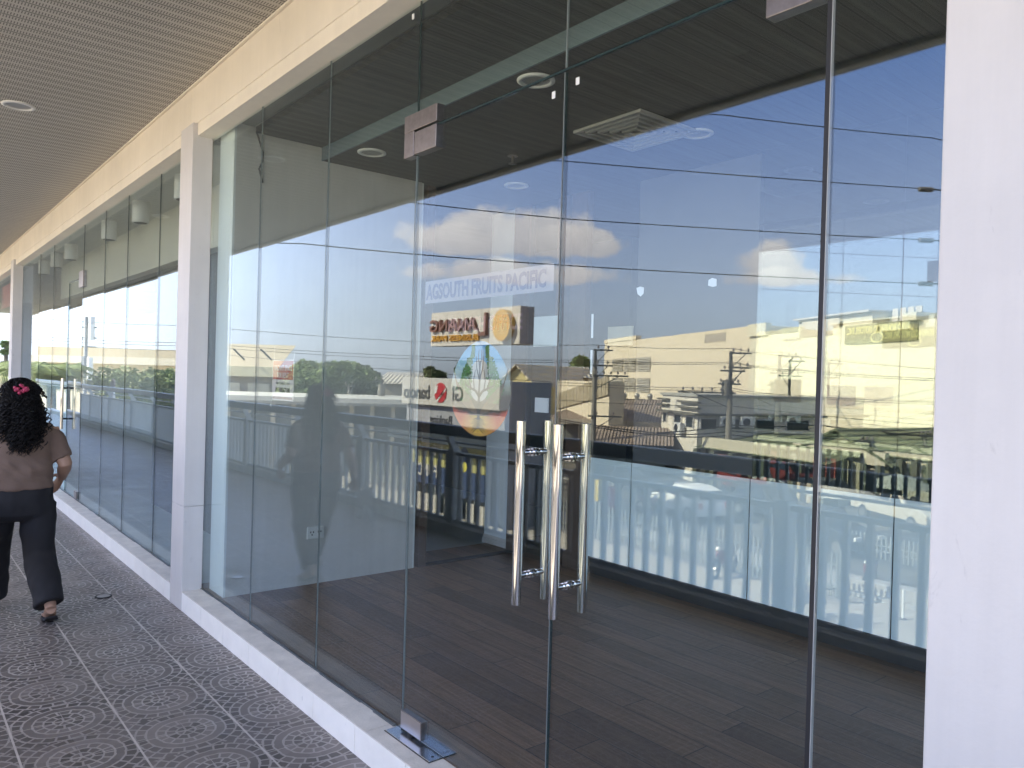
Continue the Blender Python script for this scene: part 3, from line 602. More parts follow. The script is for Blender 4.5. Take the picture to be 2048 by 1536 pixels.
MB().box(-0.853, -0.847, -0.006, 0.006, 0.010, 2.578 - FL).build('leaf_edge', EDGE, t); MB().box(-0.846, -0.004, -0.006, 0.006, 2.576 - FL, 2.583 - FL).build('top_gap', EDGE, t)
t.rotation_euler = (0, 0, R(-0.6))
for s in (-1, 1):
    h = MB().tube([(-0.76, s * 0.065, 0.74), (-0.76, s * 0.065, 1.33)], 0.016, 12).build('pull_handle', CHROME, t, smooth='auto')
    for z in (0.86, 1.22): MB().tube([(-0.76, s * .0055, z), (-0.76, s * 0.056, z)], 0.011, 10).build('standoff', BLACK, h, smooth='auto')
MB().box(-0.16, 0.06, -0.02, 0.02, 2.47 - FL, 2.65 - FL).build('patch_fitting', STEEL, t, bevel=0.003)
MB().box(-0.16, -0.01, -0.022, 0.022, 0.02, 0.10).build('patch_fitting', STEEL, t, bevel=0.003)
for x0, x1, lab in ((-12.49, -11.41, 'frosted film on the lower glass behind the woman'), (-11.39, -10.37, 'frosted film on the glass left of the neighbouring shop door')):
    tag(MB().box(x0, x1, 0.0125, 0.0135, ZB + 0.01, 1.41).build('frosted_film_sheet', FROST), lab, 'frosted film')
OLIVE = mat('next_shop_paint', (0.50, 0.49, 0.42), 0.6, var=0.08)
tag(MB().box(-14.1, -5.57, 0.51, 0.62, 2.66, 3.19).build('bulkhead', OLIVE), 'pale bulkhead inside the neighbouring shop below its ceiling', 'bulkhead')
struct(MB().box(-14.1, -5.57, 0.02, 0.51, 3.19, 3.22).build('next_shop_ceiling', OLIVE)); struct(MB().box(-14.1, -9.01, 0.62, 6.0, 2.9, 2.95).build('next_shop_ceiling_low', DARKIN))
tag(MB().box(-30, -9.0, 3.2, 3.3, FL, 2.89).build('next_shop_rear_wall', mat('next_rear_paint', (0.40, 0.43, 0.42), .7)), 'dim rear wall of the neighbouring shop', 'wall')
for i, x in enumerate((-6.62, -7.98, -9.3, -11.45, -12.5, -13.6)):
    t = empty('cylinder_light', (x, 0.20, 3.19)); tag(t, ['nearest', 'second nearest', 'third', 'fourth', 'fifth', 'farthest'][i] + ' white cylinder lamp under the neighbouring shop ceiling', 'ceiling light', 'white cylinder lamps of the neighbouring shop')
    MB().tube([(0, 0, 0), (0, 0, -0.20)], 0.075, 20).build('lamp_body', WPLAST, t, smooth='auto'); MB().tube([(0, 0, -0.2005), (0, 0, -0.203)], 0.06, 16).build('lens', BLACK, t)
tag(MB().box(-17.0, -15.6, 0.02, 0.03, 2.62, 3.02).build('red_sign', mat('red_board', (0.55, 0.03, 0.03), 0.5)), 'red sign board high behind the glass past the farthest pillar', 'sign')

# drain cover in the tiles
t = empty('drain_cover', (-5.93, -0.467, 0.0)); tag(t, 'small round dark drain cover in the mosaic tiles', 'drain cover')
MB().tube([(0, 0, 0.0005), (0, 0, 0.004)], 0.055, 18).build('rim', BLACK, t); MB().tube([(0, 0, 0.0042), (0, 0, 0.0050)], 0.042, 18).build('grate', STEEL, t)

# ================================================================== RAILING along the open side of the walkway (seen mirrored)
def railing_panel(L=1.88):
    t = empty('railing_panel', (0, 0, 0))
    MB().box(-L / 2 + .05, L / 2 - .05, -0.025, 0.025, 0.80, 0.835).build('top_rail', GREYR, t, bevel=0.004)
    MB().box(-L / 2 + .05, L / 2 - .05, -0.02, 0.02, 0.115, 0.145).build('bottom_rail', GREYR, t)
    n = 12
    for i in range(n):
        x = -L / 2 + 0.05 + (i + 0.5) * (L - 0.10) / n
        MB().box(x - 0.019, x + 0.019, -0.018, 0.018, 0.1455, 0.7995).build('baluster', GREYR, t)
    MB().box(-L / 2 - 0.05, -L / 2 + 0.048, -0.05, 0.05, 0.0, 0.86).build('post', GREYR, t, bevel=0.004)
    br = MB(); br.prism([(-L / 2 - 0.02, -0.05, 0.86), (-L / 2 - 0.02, 0.03, 0.86), (-L / 2 - 0.02, 0.12, 1.02), (-L / 2 - 0.02, 0.05, 1.02)], (0.04, 0, 0))
    br.build('rail_bracket', GREYR, t)
    return t
RY = -2.86
p0 = railing_panel(); k = 0
words_ = ['third', 'second']
x = 5.0
xsr = [-2.72 + 1.88 * 0.5 + 1.88 * i for i in range(-13, 5)]
for i, x in enumerate(xsr):
    t = p0 if i == 0 else copy_tree(p0)
    t.location = (x, RY, 0.0)
    tag(t, None, 'railing', 'grey railing panels along the walkway edge')
    t['label'] = 'grey barred railing panel along the open edge of the walkway'
hr = MB().box(XL + 1, XR, RY + 0.05, RY + 0.14, 1.005, 1.115); tag(hr.build('handrail', HANDR, bevel=0.02), 'wide dark flat handrail above the grey railing', 'handrail')
tag(MB().box(XL, XR, RY - 0.09, RY + 0.09, 0.001, 0.105).build('railing_kerb', mat('kerb_paint', (0.62, 0.63, 0.62), 0.6, streak=0.15)), 'low pale kerb under the grey railing', 'kerb')
mr = MB().tube([(XL, RY - 0.02, 0.93), (XR, RY - 0.02, 0.93)], 0.011, 8); tag(mr.build('guard_rail', GREYR), 'thin round rail between the railing panels and the handrail', 'rail')
# two round headed light bollards standing on the railing line, far left
for px, lab in ((147, 'white round topped post past the railing, left of the near hedge'), (228, 'white round topped post in front of the hedge')):
    p = seen(px, 800, 3.1); t = empty('round_post', (p.x, p.y, 0.0)); tag(t, lab, 'post', 'white round topped posts')
    MB().box(-.13, .13, -.03, .03, 0.55, 1.10).build('post_plate', WPLAST, t, bevel=.02); MB().sphere((0, 0, 1.16), 0.15, 14, 8, (1, .4, 1)).build('post_head', mat('post_head_brown', (0.22, 0.17, 0.15), 0.5), t, smooth=True)
    MB().box(-.04, .04, -.03, .03, 0, 0.55).build('post_foot', WPLAST, t)

# ================================================================== OUTSIDE, seen mirrored in the glass
CP = mat('parking_concrete', (0.43, 0.40, 0.35), 0.9, var=0.25, scale=0.25, fine=0.08)
struct(MB().box(-70, 60, -22.5, 0.4, GZ + 0.001, GZ + 0.008).build('parking_lot', CP))
struct(MB().box(-160, 120, -40, -22.52, GZ + 0.001, GZ + 0.006).build('road', ASPH))
struct(MB().box(-70, 60, -22.52, -20.5, GZ + 0.0085, GZ + 0.13).build('pavement', CONC))
ln = MB()
for i in range(40): ln.box(-100 + i * 5, -98 + i * 5, -31.3, -31.15, GZ + 0.0065, GZ + 0.010)
for i in range(14): ln.box(-30 + i * 2.6, -29.9 + i * 2.6, -16, -11, GZ + 0.0085, GZ + 0.012)
struct(ln.build('road_marking', mat('line_paint', (0.62, 0.61, 0.56), 0.8)))

def facade(pxA, pxB, YA, rot):
    """ends (real ground points) of a front seen between two pixel columns; its near corner Y metres out"""
    A = seen(pxA, 760, YA); d = ray(pxB, 760); vx, vy = math.cos(rot), -math.sin(rot)   # virtual direction
    ax, ay = A.x, -A.y - CAM.y
    # CAM + s*d = A + W*v
    det = d.x * (-vy) - d.y * (-vx); W = (d.x * ay - d.y * (ax - CAM.x)) / det
    return A, abs(W), (A.x + math.cos(rot) * W, A.y + math.sin(rot) * W)
FRONTAL = math.atan2(-0.773, 0.634)

# --- cream mall block with sign
MALL = mat('mall_cream', (0.74, 0.64, 0.47), 0.8, var=0.06, scale=0.15, streak=0.06)
MALL2 = mat('mall_pale', (0.76, 0.70, 0.52), 0.8, var=0.06, scale=0.15, streak=0.08)
rm = R(28.5)
A, W, B = facade(1210, 1515, 78.3, rm)
t = empty('mall_building', (A.x, A.y, GZ), rm); tag(t, 'long cream mall block with louvred openings, rising to the right', 'building')
hA = z_at(1210, 687, A) - GZ; hB = z_at(1515, 650, B) - GZ
MB().prism([(0, 0, 0), (W, 0, 0), (W, 0, hB), (0, 0, hA)], (0, -40, 0)).build('main_wall', MALL, t)
MB().box(W * 0.0, W * .30, -0.6, 0.10, hA + .02, hA + .5).build('roof_step', MALL, t)
LV = corrugated('louvre_grey', (0.30, 0.28, 0.23), (0.40, 0.36, 0.29), 0.5, 'z')
def along(px): a, w_, b_ = facade(1210, px, 78.3, rm); return w_
for z0, z1 in ((722, 745), (757, 780)):
    za = z_at(1260, z1, A) - GZ; zb = z_at(1260, z0, A) - GZ; n = 3
    u0, u1 = along(1226), along(1305)
    for i in range(3):
        a, b_ = u0 + (u1 - u0) * i / 3 + .25, u0 + (u1 - u0) * (i + 1) / 3 - .25
        f = MB().box(a, b_, 0.001, 0.05, za, zb).build('louvre_window', LV, t)
        q = MB()
        for j in range(8): zz = za + (zb - za) * j / 8; q.box(a, b_, 0.051, 0.16, zz, zz + .10)
        q.build('louvre_blades', mat('louvre_blade', (0.55, 0.50, 0.40), 0.6), f)
MB().box(along(1410), along(1452), 0.001, 0.03, z_at(1430, 718, A) - GZ, z_at(1430, 708, A) - GZ).build('wall_stain', mat('faded_grey', (0.42, 0.37, 0.30), 0.9), t)
# taller right part
Y2 = -B[1]
A2, W2, B2 = facade(1500, 1990, -seen(1500, 760, 10).y * 0 + Y2 - 0.3, rm)
t = empty('mall_wing', (A2.x, A2.y, GZ), rm); tag(t, 'taller pale yellow end of the mall carrying the olive motor dealer sign', 'building')
def al2(px): return facade(1500, px, Y2 - 0.3, rm)[1]
def z2(px, py):
    P = facade(1500, px, Y2 - 0.3, rm)[2]; return z_at(px, py, P) - GZ
W2 = al2(1990)
hh = z2(1520, 652); h1 = z2(1840, 640)
MB().box(0, W2, -40, 0, 0, h1).build('main_wall', MALL2, t)
MB().box(0.0, al2(1536), -0.3, 0.25, h1 + .01, z2(1520, 647)).build('parapet_pier', MALL2, t)
MB().box(al2(1590), al2(1740), -8, -0.3, h1 + .01, z2(1735, 623)).build('penthouse', MALL2, t)
MB().box(al2(1588), al2(1742), -8.2, 0.1, z2(1735, 623) + .01, z2(1735, 619)).build('penthouse_eave', WHITE, t)
MB().box(al2(1742), al2(1812), -5, -1.5, h1 + .01, z2(1780, 628)).build('roof_hut', mat('hut_grey', (0.35, 0.38, 0.38), 0.7), t)
for i in range(4):
    a = al2(1750 + i * 15); MB().box(a, a + .55, -1.49, -1.40, h1 + .25, h1 + 1.1).build('hut_window', WHITE, t)
MB().box(al2(1822), al2(1850), -2, 0.5, h1 + .01, z2(1836, 625)).build('stair_tower', MALL2, t)
sg = MB().box(al2(1697), al2(1842), 0.001, 0.14, z2(1770, 684), z2(1770, 645)).build('sign_board', mat('olive_sign', (0.185, 0.165, 0.075), 0.7), t)
GOLD = mat('gold_lettering', (0.66, 0.60, 0.24), 0.5)
zt = z2(1770, 660)
fit(text('sign_letters', 'DAVAO BONIFACIO MOTORS, INC.', .66, 0.02, GOLD, sg, face_in((al2(1700) + al2(1838)) / 2, 0.165, z2(1770, 664)), bold=0.02), al2(1836) - al2(1702))
lg = MB(); n = 18; rr = [((al2(1762)) + 0.62 * math.cos(6.283 * k / n), 0.15, z2(1770, 674) + 0.32 * math.sin(6.283 * k / n)) for k in range(n)]
lg.tube(rr + [rr[0], rr[1]], 0.05, 5); lg.build('sign_emblem', GOLD, sg)
MB().box(al2(1662), al2(1719), 0.001, 0.03, z2(1690, 811), z2(1690, 771)).build('shutter', mat('mauve_panel', (0.42, 0.34, 0.29), 0.8), t)
MB().box(al2(1605), al2(1682), 0.001, 0.03, z2(1640, 671), z2(1640, 640)).build('recessed_panel', MALL, t)
MB().box(0, W2, 0.001, 0.05, z2(1700, 812) - .15, z2(1700, 812)).build('string_course', MALL, t)

# --- bank with banners, close by
rb = 0.0
YB = 17.5
A, W, B = facade(818, 1004, YB, rb)
t = empty('bank_building', (A.x, A.y, GZ)); tag(t, 'low grey bank building with white sign band and dark glass front', 'building')
def bx(px): return seen(px, 760, YB).x - A.x
def bz(py, px=900): return z_at(px, py, seen(px, 760, YB)) - GZ
BW = mat('bank_white', (0.46, 0.44, 0.40), 0.6, var=0.05, streak=0.05); DG = mat('dark_window', (0.02, 0.028, 0.035), 0.15); BGREY = mat('bank_grey', (0.20, 0.21, 0.23), 0.6)
MB().box(0, W, -2.6, -0.4, 0, bz(760)).build('main_block', BGREY, t)
band = MB().box(-0.1, W + .1, -0.39, 0.25, bz(813), bz(757)).build('sign_band', BW, t, bevel=0.02)
MB().box(-0.1, W + .1, -0.395, -0.05, bz(852), bz(814)).build('lower_band', mat('band_grey', (0.30, 0.30, 0.32), 0.6), t)
MB().box(-0.2, W + .2, -0.2, 0.9, bz(884), bz(853)).build('canopy', mat('recess_shade', (0.03, 0.04, 0.05), 0.4), t)  # dark slab stands in for the shade of a recess
LET = mat('grey_lettering', (0.045, 0.05, 0.052), 0.5); RED = mat('red_disc', (0.42, 0.02, 0.025), 0.45)
cx, cz, cr = bx(889), bz(786), (bz(766) - bz(806)) / 2
n = 30; disc = [(cx + cr * 1.05 * math.cos(6.283 * k / n), 0.252, cz + cr * math.sin(6.283 * k / n)) for k in range(n)]
dsc = MB().prism(disc, (0, 0.03, 0)).build('sign_disc', RED, band)
arr = MB().prism([(cx + .46, 0.2835, cz + .25), (cx + .44, 0.2835, cz + .11), (cx - .40, 0.2835, cz - .42), (cx - .22, 0.2835, cz - .46)], (0, 0.01, 0)); arr.prism([(cx - .16, 0.2835, cz + .32), (cx - .40, 0.2835, cz + .26), (cx - .47, 0.2835, cz - .10), (cx - .30, 0.2835, cz - .02)], (0, .011, 0)); arr.build('disc_mark', WHITE, dsc)
ls = (bz(768) - bz(800))
text('sign_letters', 'Gl', ls * 1.25, 0.02, LET, band, face_in(bx(912), 0.262, bz(800)), align='RIGHT', bold=0.01)
text('sign_letters', 'banco', ls * 1.25, 0.02, LET, band, face_in(bx(868), 0.262, bz(800)), align='LEFT', bold=0.01, sx=0.95)
text('sign_letters', 'Banking', (bz(835) - bz(855)) * 1.3, 0.015, mat('black_lettering', (0.012, 0.012, 0.015), 0.5), t, face_in(bx(880), -0.04, bz(850)))
g = MB().box(0.05, W - .05, -0.395, -0.30, 0.02, bz(886)).build('glass_front', DG, t)
q = MB()
for i in range(8): q.box(i * W / 7 - .04, i * W / 7 + .04, -0.299, -0.22, 0.0, bz(886))
q.build('mullions', BGREY, t)
OL = mat('olive_banner', (0.42, 0.40, 0.16), 0.6); BLUE = mat('blue_banner', (0.03, 0.055, 0.13), 0.5); YEL = mat('yellow_mark', (0.62, 0.56, 0.08), 0.5)
ban = MB().box(bx(822), bx(968), -0.18, -0.14, bz(938), bz(892)).build('olive_banner', OL, t)
text('banner_letters', 'Pag-IBIG F', 0.72, 0.01, WHITE, ban, face_in((bx(822) + bx(884)) / 2, -0.13, bz(908)), bold=0.012, sx=.8)
hx, hz = bx(925), bz(940)
MB().prism([(hx - .42, -0.135, hz - .35), (hx + .42, -0.135, hz - .35), (hx + .42, -0.135, hz + .75), (hx, -0.135, hz + 1.15), (hx - .42, -0.135, hz + .75)], (0, .01, 0)).build('house_mark', BLUE, ban)
MB().sphere((hx, -0.115, hz + .25), 0.24, 12, 8, (1, .08, 1)).build('round_mark', YEL, ban)
MB().box(bx(880), bx(972), -0.19, -0.15, bz(990), bz(939)).build('blue_banner', BLUE, t)
MB().box(bx(822), bx(878), -0.19, -0.15, bz(978), bz(939)).build('blue_banner', BLUE, t)
text('banner_letters', 'FUND', 0.8, 0.01, WHITE, t, face_in((bx(826) + bx(876)) / 2, -0.145, bz(962)), bold=0.01, sx=.8)
for a, b_ in ((826, 840), (846, 858), (864, 876), (886, 900), (906, 922), (930, 946), (954, 968)):
    MB().box(bx(a), bx(b_), -0.20, -0.15, bz(1035), bz(998)).build('poster_sheet', BW, t)

# --- pylon sign on a post
YS = 23.3
A, W, B = facade(857, 1034, YS, 0.0)
t = empty('pylon_sign', ((A.x + B[0]) / 2, A.y, GZ)); tag(t, 'big white box sign with yellow disc raised on a brown post', 'sign')
P = seen(950, 650, YS)
zb, zt = z_at(950, 690, P) - GZ, z_at(950, 618.5, P) - GZ; H = zt - zb
SW = mat('sign_white', (0.58, 0.53, 0.46), 0.5, var=0.04); BRN = mat('sign_brown', (0.20, 0.085, 0.06), 0.5); SYEL = mat('sign_yellow', (0.60, 0.34, 0.05), 0.5)
boxo = MB().box(-W / 2, W / 2, -0.95, 0, zb, zt).build('sign_box', SW, t)
sid = MB().box(W / 2 + .001, W / 2 + .02, -0.93, -0.02, zb + .02, zt - .02).build('side_shade_panel', mat('sign_side_shade', (0.34, 0.29, 0.27), 0.6), t)  # darker than the sign face: shade on this side painted in
q = MB()
for i in range(1, 5): q.box(-W / 2 + W * i / 5 - .012, -W / 2 + W * i / 5 + .012, 0.001, 0.006, zb, zt)
q.build('panel_seams', mat('seam_grey', (0.30, 0.28, 0.25), 0.6), boxo)
n = 34; dx = W / 2 - W * 0.135; rx, rz = W * .088, H * .42
disc = [(dx + rx * math.cos(6.283 * k / n), 0.001, zb + H * .50 + rz * math.sin(6.283 * k / n)) for k in range(n)]
d_ = MB().prism(disc, (0, 0.35, 0)).build('yellow_disc', SYEL, boxo)
sp = MB()
for s in (1.0, .62, .3): sp.box(dx - rx * .55 * s, dx + rx * .55 * s, 0.3515, 0.37, zb + H * (.5 - .22 * s) - .03, zb + H * (.5 - .22 * s) + .03); sp.box(dx + rx * .55 * s - .05, dx + rx * .55 * s, 0.3515, 0.371, zb + H * (.5 - .22 * s), zb + H * (.5 + .2 * s))
sp.build('disc_mark', mat('pale_yellow', (0.72, 0.50, 0.18), 0.5), d_)
fit(text('sign_letters', 'L', H * .90, 0.09, BRN, boxo, face_in(W * .135, 0.10, zb + H * .26), bold=0.02), W * .085)
fit(text('sign_letters', 'ANANG', H * .50, 0.09, BRN, boxo, face_in(-W * .205, 0.10, zb + H * .42), bold=0.012), W * .565)
bp_ = text('sign_letters', 'BUSINESS PARK', H * .25, 0.05, mat('sign_orange', (0.55, 0.27, 0.02), 0.5), boxo, face_in(-W * .20, 0.06, zb + H * .13), bold=0.006)
fit(bp_, W * .57); pxp = seen(954, 760, YS).x - t.location.x
MB().tube([(pxp, -.45, 0), (pxp, -.45, zb - .001)], [.22, .19], 14).build('post', mat('post_brown', (0.22, 0.16, 0.10), 0.6, streak=.2), t)

# --- long canopy and low roofs, straight across the view
def block(name, pxA, pxB, dep, pyT, pyB, depth, m, lab, roof=None, rot=FRONTAL, z0=None):
    A = seen_depth(pxA, 760, dep); A, W, B = facade(pxA, pxB, -A.y, rot); mid = ((A.x + B[0]) / 2, (A.y + B[1]) / 2)
    pm = (pxA + pxB) / 2; zt = z_at(pm, pyT, mid) - GZ; zb = 0 if pyB is None else z_at(pm, pyB, mid) - GZ
    t = empty(name, (A.x, A.y, GZ), rot); tag(t, lab, 'building')
    MB().box(0, W, -depth, 0, max(zb, 0), zt).build('wall', m, t)
    return t, W, zb, zt, mid, pm
CANW = mat('canopy_white', (0.55, 0.54, 0.48), 0.7, var=.1, scale=.2, streak=.1); ROOFG = corrugated('roof_grey_sheet', (0.42, 0.39, 0.34), (0.54, 0.50, 0.43), 0.4)
BEIGE = mat('beige_wall', (0.46, 0.40, 0.29), 0.8, var=.12, scale=.3); LTAN = mat('light_tan', (0.60, 0.53, 0.38), 0.8, var=.1, scale=.3)
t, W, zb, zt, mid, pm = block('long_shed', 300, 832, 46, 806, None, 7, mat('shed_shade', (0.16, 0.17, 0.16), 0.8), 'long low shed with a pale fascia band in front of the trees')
MB().box(-.5, W + .5, -8, 0.9, zt - .02, zt + .42).build('fascia_band', CANW, t); MB().box(-.3, W + .3, 0.91, 1.0, zt + .10, zt + .16).build('gutter', mat('gutter_grey', (0.3, 0.3, 0.28), 0.6), t)
for i in range(14): MB().box(i * W / 13 - .12, i * W / 13 + .12, 0.01, .25, 0, zt - .03).build('column', LTAN, t)
t, W, zb, zt, mid, pm = block('flat_roof_block', 58, 356, 64, 728, None, 12, LTAN, 'long cream flat roofed block behind the hedge and palms')
MB().box(-.6, W + .6, -13, 1.4, zt + .01, zt + .6).build('roof_slab', mat('slab_cream', (0.66, 0.60, 0.45), .7), t); MB().box(0, W, -10, -1.0, zt + .61, zt + 1.35).build('roof_upstand', BEIGE, t)
q = MB(); [q.box(2 + i * 3, 3.4 + i * 3, .01, .05, zt - 2.2, zt - 1.0) for i in range(int(W / 3) - 1)]; q.build('window_row', DG, t)
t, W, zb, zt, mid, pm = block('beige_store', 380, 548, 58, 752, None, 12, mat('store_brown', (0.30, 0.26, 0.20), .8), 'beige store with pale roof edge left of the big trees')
MB().box(-.4, W + .4, -13, .8, zt + .01, zt + .75).build('roof_edge', mat('edge_cream', (0.62, 0.57, 0.38), .7), t); MB().prism([(0, -.6, zt + .76), (W, -.6, zt + .76), (W, -5, zt + 2.6), (0, -5, zt + 2.6)], (0, -.05, -.01)).build('roof', BEIGE, t)
for a in (.28, .42, .72): MB().box(W * a, W * a + 1.3, .01, .06, zt - 1.7, zt - .5).build('window', mat('pale_blind', (0.62, 0.58, 0.44), .7), t)  # windows in one even pale blind colour
# houses farther to the right of the trees
def gable(pxA, pxB, dep, pyE, pyR, depth, mw_, mr_, lab, name='gabled_house', rot=FRONTAL, front=False, over=.5, z0=0):
    A = seen_depth(pxA, 760, dep); A, W, B = facade(pxA, pxB, -A.y, rot); mid = ((A.x + B[0]) / 2, (A.y + B[1]) / 2); pm = (pxA + pxB) / 2
    ze, zr = z_at(pm, pyE, mid) - GZ, z_at(pm, pyR, mid) - GZ
    t = empty(name, (A.x, A.y, GZ), rot); tag(t, lab, 'house')
    if front:                                                       # gable end faces the viewer
        MB().prism([(0, 0, z0), (W, 0, z0), (W, 0, ze), (W / 2, 0, zr - .15), (0, 0, ze)], (0, -depth, 0)).build('wall', mw_, t)
        r = MB()
        for s, a in ((0, -over), (1, W + over)):
            e = ze - over * (zr - ze) / (W / 2)
            r.prism([(a, .4, e), (W / 2, .4, zr), (W / 2, .4, zr + .12), (a, .4, e + .12)], (0, -depth - .8, 0))
        r.build('roof', mr_, t)
    else:
        MB().box(0, W, -depth, 0, z0, ze).build('wall', mw_, t)
        r = MB(); r.prism([(-over, over, ze - .1), (-over, -depth / 2, zr), (-over, -depth - over, ze - .1), (-over, -depth / 2, zr - .14)], (W + 2 * over, 0, 0)); r.build('roof', mr_, t)
    return t, W, ze, zr
gable(1003, 1062, 62, 762, 731, 14, mat('yellow_wall', (0.70, 0.58, 0.28), .8), corrugated('tan_roof_sheet', (0.58, 0.48, 0.35), (0.70, 0.60, 0.45), .4), 'yellow gabled hall behind the box sign', front=True, rot=R(-20))
t, W, ze, zr = gable(1058, 1180, 70, 752, 730, 12, mat('tan_wall', (0.50, 0.42, 0.30), .8), ROOFG, 'grey roofed shed beside the yellow hall')
gable(770, 862, 75, 766, 750, 10, BEIGE, corrugated('pale_roof', (0.42, 0.38, 0.30), (0.55, 0.50, 0.40), .4), 'pale roofed house right of the big trees')
gable(775, 840, 110, 752, 744, 10, LTAN, ROOFG, 'small distant roof on the skyline right of the big trees')
# cream annex with sloped balustrade
t, W, zb, zt, mid, pm = block('cream_annex', 1112, 1222, 60, 762, None, 1.2, MALL, 'cream annex with ribbed parapet below the mall', rot=R(15))
MB().prism([(W * .1, .05, zt - 2.2), (W, .05, zt - .9), (W, .05, zt + .4), (W * .1, .05, zt - 1.0)], (0, .08, 0)).build('ribbed_parapet', corrugated('rib_tan', (0.42, 0.35, 0.23), (0.5, 0.42, 0.29), .5), t)
# brown roofed house
RUST = corrugated('brown_roof_sheet', (0.22, 0.165, 0.13), (0.36, 0.285, 0.225), .22)
A = seen_depth(1100, 760, 56); A, W, B = facade(1100, 1334, -A.y, R(-36)); mid = ((A.x + B[0]) / 2, (A.y + B[1]) / 2)
t = empty('brown_roof_house', (A.x, A.y, GZ), R(-36)); tag(t, 'wide house under a weathered brown sheet roof with round ventilators', 'house')
ze, zr = z_at(1230, 838, mid) - GZ, z_at(1230, 797, (mid[0] - 3, mid[1] - 5)) - GZ
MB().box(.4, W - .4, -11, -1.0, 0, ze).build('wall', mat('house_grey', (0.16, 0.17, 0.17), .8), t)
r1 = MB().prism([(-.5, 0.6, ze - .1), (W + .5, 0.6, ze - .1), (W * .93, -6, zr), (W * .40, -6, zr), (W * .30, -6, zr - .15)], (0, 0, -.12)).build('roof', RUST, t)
MB().prism([(-.5, -12, ze - .1), (W + .5, -12, ze - .1), (W * .93, -6.01, zr), (W * .22, -6.01, zr)], (0, 0, -.12)).build('roof', RUST, t)
MB().box(-.6, W + .6, .605, .70, ze - .42, ze - .05).build('gutter_board', mat('gutter_cream', (0.50, 0.43, 0.33), .7), t)
for i in range(4):
    v = W * (.46 + i * .12); o = MB().sphere((v, -6, zr + .24), .22, 12, 8).build('ventilator', mat('vent_zinc', (0.42, 0.40, 0.34), .4, .6), t, smooth=True); MB().tube([(v, -6, zr - .1), (v, -6, zr + .1)], .16, 10).build('ventilator_neck', MATS['vent_zinc'], o)
t2, W2_, ze2, zr2 = gable(1185, 1338, 50, 884, 858, 6, mat('teal_dark', (0.045, 0.065, 0.075), .7), RUST, 'lower lean-to with a dark teal wall in front of the brown roof', 'lean_to', rot=R(-39))
# white two storey house: lit narrow face, shaded long face turned to the right
HR = R(28)
A = seen_depth(1328, 760, 53); A, W, B = facade(1328, 1400, -A.y, HR); mid = (B[0], B[1])
D = facade(1400, 1652, -B[1], R(28 - 90))[1]
t = empty('white_house', (A.x, A.y, GZ), HR); tag(t, 'white two storey house with dark windows and wall air conditioners', 'house')
WH = mat('house_white', (0.76, 0.71, 0.60), .8, var=.06, streak=.1); LD = mat('ledge_dark', (0.14, 0.13, 0.11), .7)
h = z_at(1400, 794, mid) - GZ; zz = z_at(1400, 831, mid) - GZ
MB().box(0, W, -D, 0, 0, h).build('wall', WH, t)
MB().box(-.3, W + .35, -.01, .35, zz, zz + .14).build('ledge', LD, t); MB().box(W + .001, W + .35, -D - .2, -.011, zz, zz + .14).build('ledge', LD, t)
MB().box(-.15, W + .12, -D, .12, h + .001, h + .16).build('coping', mat('coping_grey', (0.40, 0.39, 0.35), .8), t)
def hz_(py): return z_at(1400, py, mid) - GZ
def win_front(px, y0, y1, wd):
    u = facade(1328, px, -A.y, HR)[1]; a, b_ = hz_(y1), hz_(y0)
    f = MB().box(u - wd / 2, u + wd / 2, .003, .05, a, b_).build('window', DG, t); q = MB()
    q.box(u - wd / 2 - .08, u - wd / 2 - .001, .002, .09, a - .08, b_ + .08).box(u + wd / 2 + .001, u + wd / 2 + .08, .002, .09, a - .08, b_ + .08).box(u - wd / 2, u + wd / 2, .002, .09, b_ + .001, b_ + .08); q.build('window_frame', WHITE, f)
def side_at(px): return -facade(1400, px, -B[1], R(28 - 90))[1]
def win_side(px, y0, y1, wd):
    v = side_at(px); k = 1.0; a, b_ = hz_(y1), hz_(y0)
    f = MB().box(W + .003, W + .05, v - wd / 2, v + wd / 2, a, b_).build('window', DG, t); q = MB()
    q.box(W + .002, W + .09, v - wd / 2 - .08, v - wd / 2 - .001, a - .08, b_ + .08).box(W + .002, W + .09, v + wd / 2 + .001, v + wd / 2 + .08, a - .08, b_ + .08).box(W + .002, W + .09, v - wd / 2, v + wd / 2, b_ + .001, b_ + .08); q.build('window_frame', WHITE, f)
win_front(1336, 834, 852, .5); win_front(1362, 835, 854, 1.0); win_front(1386, 836, 856, 1.0)
for px, wd in ((1422, 1.0), (1475, 1.2), (1532, 1.4), (1600, 1.5)): win_side(px, 838, 857, wd)
for py in (803, 815):
    MB().box(W * .55, W + .45, .01, .25, hz_(py + 4), hz_(py)).build('louvre', LD, t); MB().box(-.4, W * .25, .01, .25, hz_(py + 2), hz_(py - 2)).build('louvre', LD, t)
def aircon(u, v, py, ry):
    o = MB().box(-.48, .48, .12, .45, -.33, .33).build('air_conditioner', WPLAST, t, bevel=.03); o.location = (u, v, hz_(py)); o.rotation_euler = (0, 0, ry)
    MB().tube([(-.12, .451, 0), (-.12, .48, 0)], .24, 18).build('fan_grille', BLACK, o); MB().box(-.4, .4, .002, .119, -.4, -.335).build('bracket', STEEL, o)
aircon(facade(1328, 1372, -A.y, HR)[1], 0, 860, 0); aircon(W, side_at(1455), 842, R(-90)); aircon(W, side_at(1495), 842, R(-90))
